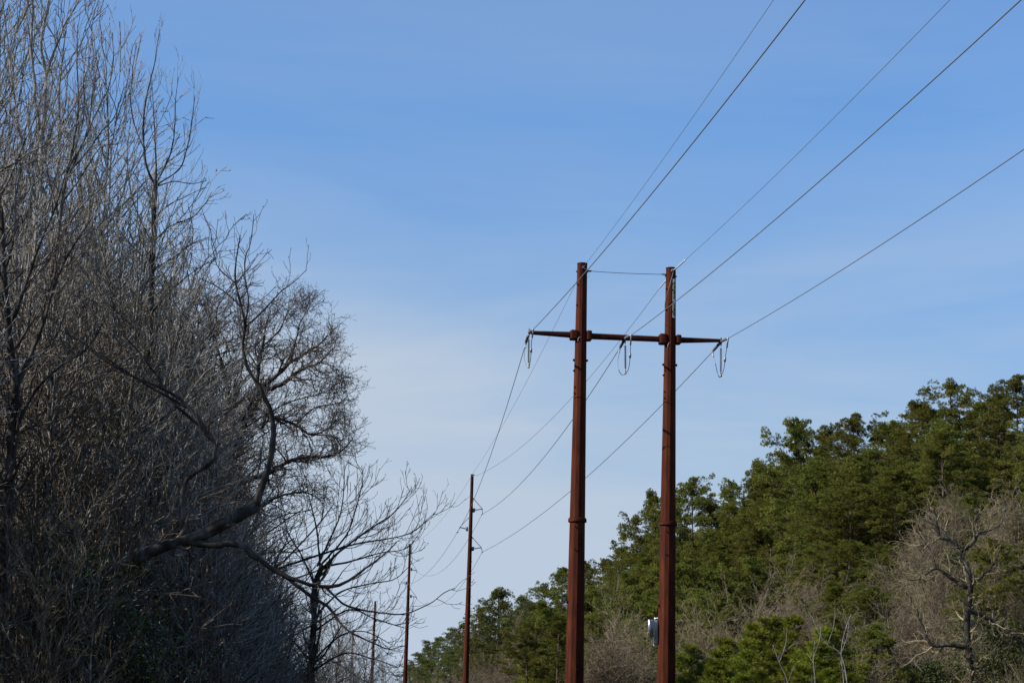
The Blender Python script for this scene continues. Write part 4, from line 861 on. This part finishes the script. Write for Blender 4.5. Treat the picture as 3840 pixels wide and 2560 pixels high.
# evergreen undergrowth in the left wood
def leaf_cloud(name, c_px, Yq, rad, nleaf, m, label, seed, size=.07, cat='shrub', group=None):
    rng = np.random.default_rng(seed); C = D(*c_px, Yq); gz = float(ground_z(C[0], C[1]))
    e = empty(name, (C[0], C[1], gz)); O = np.array(e.location); tag(e, label, cat, group)
    n = 16; q = MB(); base = np.array([C[0], C[1], gz-.1]); ends = C+rng.normal(0, 1, (n, 3))*np.array(rad)*.6
    t = np.linspace(0, 1, 8)[None, :, None]; P_ = base+(ends[:, None]-base)*t + rng.normal(0, .06, (n, 8, 3))*np.sin(t*PI)
    R_ = np.broadcast_to(np.linspace(.035, .008, 8), (n, 8)); tubes(q, P_, R_, 5)
    P2, R2 = grow(rng, P_, R_, density=5, t0=.45, ang=(45, 12), L=.7, n=5, trop=.05, jit=.15, rmin=.004)
    tubes(q, P2, R2, 3); q.build('stems', M_bark_dark, e, True, origin=O)
    c = MB(); ii = rng.integers(0, len(P2), nleaf); jj = rng.integers(1, 5, nleaf); p = P2[ii, jj]+rng.normal(0, .07, (nleaf, 3)); leaves(rng, c, p, size, 0, .45)
    c.build('foliage', m, e, False, origin=O); return e
for k, (px, py, Yq, rad, n, lab) in enumerate([(190, 1290, 31.5, (.7, .5, .4), 3200, 'dark green holly below the tall pale tree, left of the thick limb'), (170, 1400, 33.5, (.5, .5, .3), 1300, 'dark holly sprays below the lower end of the thick grey limb'), (330, 1430, 31.5, (.55, .4, .3), 2600, 'green holly clump below the thick grey limb'), (110, 1230, 31.5, (.4, .4, .3), 1200, 'small holly clump at far left above the curved branch'), (390, 1520, 40, (1.0, .6, .5), 1500, 'holly at the bottom edge under the leaning tree'), (620, 1480, 55, (1.2, .9, .7), 1500, 'sparse evergreen bush behind the dark upright trunk')]):
    leaf_cloud('holly_bush', (px, py), Yq, rad, n, M_holly, lab, 90+k)

# ------------------------------------------------------------------ right hillside: bare trees among the pines
YT = 82
T = [limb([(2235, 1800), (2232, 1568), (2225, 1500), (2222, 1440), (2225, 1380), (2228, 1330), (2215, 1285), (2200, 1260)], YT, 9.5, 6.5, 24),
 limb([(2200, 1262), (2180, 1240), (2160, 1232), (2152, 1210), (2150, 1185), (2142, 1170)], YT, 7, 1.8, 24), limb([(2205, 1265), (2230, 1250), (2245, 1225), (2240, 1190), (2262, 1170)], YT, 6, 1.6, 24), limb([(2222, 1350), (2180, 1325), (2150, 1305), (2110, 1330), (2080, 1330)], YT-1, 5, 1.4, 24),
 limb([(2222, 1400), (2270, 1420), (2310, 1450), (2350, 1480)], YT, 6, 1.6, 24), limb([(2220, 1485), (2180, 1480), (2140, 1480), (2120, 1440), (2105, 1400), (2090, 1370)], YT-1, 5.5, 1.5, 24), limb([(2228, 1340), (2260, 1320), (2290, 1280), (2300, 1240)], YT, 4, 1.2, 24), limb([(2150, 1305), (2140, 1270), (2120, 1240), (2100, 1210)], YT, 2.5, 1, 24),
 limb([(2245, 1225), (2280, 1215), (2300, 1200), (2310, 1170)], YT, 2, .9, 24)]
bare_tree('oak_tree', 'gnarled dark oak with pale crooked branch tips among grey brush near the right edge', T, YT, 61, [M_bark_dark, M_twig_brown], l1=1.6, d1=4.2, l2=.7, d2=5.5, l3=.32, d3=6, trop=.05, ang=48, rtw=.007, kink=.26, budm=M_bud_ol, nbud=2500, bsz=.05)
pale = [[(2130, 1720), (2128, 1568), (2135, 1500), (2140, 1440), (2150, 1400)], ]
def shrub_leaves(seed, H=3.):
    rng = np.random.default_rng(seed); c = MB(); n = 70; cen = np.stack([rng.normal(0, .6, n), rng.normal(0, .6, n), rng.uniform(.15, .95, n)*H], 1); cen[:, :2] *= (1.25-cen[:, 2:3]/H*.7)
    p = np.repeat(cen, 110, 0)+rng.normal(0, .2, (n*110, 3)); leaves(rng, c, p, .09, 0, .5); return c
hill = [bare_kind('bare_tree', 71, M_bark_tan, M_twig_brown, H=8., nl=46, spread=32, multi=3, rtw=.008, trop=.12, kink=.14, width=1.35, crown=.9, d2=3.6, d3=5), bare_kind('bare_tree', 72, M_bark_tan, M_twig_brown, M_bud_ol, H=8., nl=50, spread=34, multi=3, rtw=.008, trop=.08, kink=.16, nbud=9000, bsz=.07, width=1.35, crown=.9, d2=3.6, d3=5),
        bare_kind('bare_tree', 73, M_bark_tan, M_twig_brown, M_bud_or, H=8., nl=44, spread=30, multi=2, rtw=.008, trop=.14, kink=.14, nbud=16000, bsz=.08, width=1.35, crown=.9, d2=3.6, d3=5), bare_kind('bare_tree', 74, M_bark_tan, M_twig_brown, H=8., nl=34, spread=24, multi=2, rtw=.007, trop=.2, kink=.12, width=1.1)]
hl = [(1430, 1365, 120, 0, 'spreading grey bush-like tree standing between the two tower poles'), (1400, 1440, 105, 1, None), (1460, 1450, 108, 0, None), (1420, 1500, 95, 0, None), (1480, 1510, 98, 1, None), (1375, 1490, 100, 1, None),
 (1680, 1370, 128, 2, 'orange-tinged budding tree right of the right tower pole'), (1640, 1410, 122, 1, None), (1730, 1400, 118, 2, None), (1780, 1340, 125, 0, 'silvery bare tree below the broad pine'), (1830, 1300, 128, 0, 'taller silvery bare tree in front of the dark pine trunks'), (1760, 1390, 112, 0, None), (1890, 1330, 125, 1, None), (1590, 1400, 130, 1, None), (1700, 1430, 108, 2, None), (1620, 1450, 112, 0, None), (1850, 1400, 115, 1, None), (1940, 1420, 108, 1, None),
 (2120, 1180, 118, 0, 'pale bare crown rising against the pines, left of the gnarled oak'), (2180, 1130, 122, 1, 'tall olive-tinged bare crown behind the gnarled oak'), (2070, 1280, 115, 1, None), (2060, 1380, 104, 0, None), (2130, 1400, 95, 3, None), (2180, 1440, 92, 0, None), (2290, 1200, 112, 0, None), (2330, 1120, 108, 1, 'olive-leafed tree at the right edge beneath the tallest pine'), (2345, 1260, 100, 0, None), (2300, 1330, 96, 3, None), (2340, 1400, 90, 1, None), (2060, 1470, 90, 0, None), (2120, 1500, 86, 1, None), (2250, 1490, 86, 0, None), (2320, 1500, 84, 2, None), (2000, 1450, 98, 0, None), (2390, 1300, 100, 0, None), (2020, 1340, 120, 1, None), (2230, 1250, 118, 0, None), (1980, 1500, 88, 1, None), (1460, 1540, 90, 0, None),
 (1100, 1510, 260, 0, None), (1150, 1500, 240, 0, None), (1180, 1440, 270, 1, None), (1060, 1530, 300, 0, None), (1000, 1540, 360, 0, None), (1200, 1420, 260, 0, 'brownish bare tree between the round far pine and the left tower pole'), (1110, 1540, 220, 1, None), (960, 1550, 400, 0, None), (1140, 1545, 200, 1, None)]
for (px, py, Yq, ki, lab) in hl:
    if px > 2040: Yq = max(Yq, 94)+4
    if px < 1600 and Yq < 200: Yq = max(Yq, 106)+2
    top = D(px, py, Yq); gz = float(ground_z(top[0], top[1]))
    h = max(3.5, top[2]-gz)
    hill[ki].put(top[0], top[1], h, lab or ['grey brown leafless tree in the brush on the hillside', 'olive budding tree in the brush on the hillside', 'orange budding tree in the brush on the hillside', 'pale thin stemmed tree in the brush on the hillside'][ki], 'bare tree', None if lab else 'leafless trees in the hillside brush', wide=float(min(1.5, max(.9, 8.5/h))))
rng = np.random.default_rng(99); ph = []; tries = 0
shrubs = [Kind('evergreen_shrub', [('stems', bare_mesh(301, H=3., nl=26, multi=4, spread=35, width=1.5, crown=.9, rtw=.006)[0], [M_bark_grey], True), ('foliage', shrub_leaves(302), [M_shrub], False)], 3.)]
while len(ph) < 120 and tries < 5000:
    tries += 1
    px = rng.uniform(1340, 2420); u = rng.uniform(9, 31); k = (px-1176)/4573.; Yq = (u+17.1)/(k+.115)
    if Yq < 84 or Yq > 170: continue
    Xq = k*Yq
    if px < 1610 and Yq < 106: continue
    if (1540 < px < 1960 and Yq < 100) or (px > 2020 and Yq < 96): continue
    if any((Xq-a)**2+(Yq-b)**2 < 1.8**2 for a, b in ph): continue
    ph.append((Xq, Yq)); q_ = rng.random()
    if q_ < .30: pines[int(rng.choice([1, 3]))].put(Xq, Yq, rng.uniform(4, 7.5), 'small understory pine among bare brush on the hillside', 'pine', 'small pines in the hillside brush', wide=1.1)
    elif q_ < .62: shrubs[0].put(Xq, Yq, rng.uniform(2.2, 4.6), 'leafy olive green shrub in the brush on the hillside', 'shrub', 'olive shrubs on the hillside', wide=1.2)
    else:
        ki = int(rng.integers(0, 4)); hill[ki].put(Xq, Yq, rng.uniform(3., 5.4), ['grey brown leafless tree in the brush on the hillside', 'olive budding tree in the brush on the hillside', 'orange budding tree in the brush on the hillside', 'pale thin stemmed tree in the brush on the hillside'][ki], 'bare tree', 'leafless trees in the hillside brush', wide=1.3)
# slender white stems in front of the young pines
for k, (pts, lab) in enumerate([([(1940, 1700), (1938, 1568), (1932, 1500), (1940, 1450), (1955, 1410)], 'slim white-stemmed sapling forking right of the young pines'), ([(1955, 1640), (1935, 1510), (1900, 1480), (1880, 1450), (1865, 1415)], 'white curving sapling arching left over the young pines'), ([(1820, 1650), (1810, 1568), (1790, 1520), (1775, 1480)], 'short pale sapling leaning left in the young pines'), ([(1870, 1650), (1872, 1568), (1868, 1510), (1872, 1470)], 'short pale upright sapling in the young pines')]):
    bare_tree('sapling', lab, [limb(pts, 80-k, 1.5, .55, 20), limb([pts[2], ((pts[2][0]+14), pts[2][1]-40), (pts[2][0]+18, pts[2][1]-80)], 80-k, 1.0, .5, 20)], 80-k, 120+k, [M_bark_pale, M_bark_pale], l1=.7, d1=1.6, l2=.3, d2=2, trop=.1, levels=2, rtw=.006, cat='sapling')

# ------------------------------------------------------------------ brush covering the slopes
def brush(name, n, seed, urange, yrange, h, mtwig, mleaf, leafn, label, lsize=.09, cond=None):
    rng = np.random.default_rng(seed); Yb = rng.uniform(*yrange, n); ub = rng.uniform(*urange, n); Xb = ub+lineX(Yb)
    pxb = 1176+Xb/Yb*4573; keep = (pxb > -250) & (pxb < 2600) & ~((pxb > 1200) & (pxb < 1600) & (Yb < 104))
    Xb, Yb = Xb[keep], Yb[keep]; n = len(Xb); Zb = ground_z(Xb, Yb)-.05
    m = 7; st = np.repeat(np.stack([Xb, Yb, Zb], 1), m, 0); hh = np.repeat(rng.uniform(.5, 1.15, n), m)*h*rng.uniform(.5, 1.1, n*m)
    d = norm(np.stack([rng.normal(0, .4, n*m), rng.normal(0, .4, n*m), np.ones(n*m)], 1)); pts = [st+rng.normal(0, .15, (n*m, 3))*[1, 1, 0]]
    for s in range(4): pts.append(pts[-1]+d*(hh/4)[:, None]); d = norm(d+rng.normal(0, .16, (n*m, 3)))
    P_ = np.stack(pts, 1); R_ = np.broadcast_to(np.linspace(.014, .006, 5), (n*m, 5)); q = MB(); tubes(q, P_, R_, 3)
    P2, R2 = grow(rng, P_, R_, m=3, t0=.3, ang=(38, 12), ratio=.45, n=4, trop=.08, jit=.15, rmin=.006); tubes(q, P2, R2, 3)
    if leafn:
        ii = rng.integers(0, len(P2), leafn); leaves(rng, q, P2[ii, rng.integers(1, 4, leafn)]+rng.normal(0, .12, (leafn, 3)), lsize, 1, .6)
    o = q.build(name, [mtwig, mleaf], None, True); tag(o, label, 'undergrowth', None, 'stuff'); return o
brush('hillside_brush', 2600, 201, (9, 40), (84, 190), 1.9, M_twig_brown, M_shrub, 110000, 'olive and brown undergrowth covering the right hillside under the trees')
brush('distant_brush', 1500, 202, (9, 40), (190, 560), 3.4, M_twig_brown, M_shrub, 45000, 'brown scrub along the foot of the distant ridge', .16)
brush('wood_undergrowth', 2600, 203, (-70, -17), (34, 150), 3.2, M_twig_dark, M_holly, 16000, 'dark tangled undergrowth filling the bottom of the left wood', .06)

for k in pines+farp+youngs+woods+hill+shrubs+[redk]: k.hide()
bpy.context.view_layer.update()
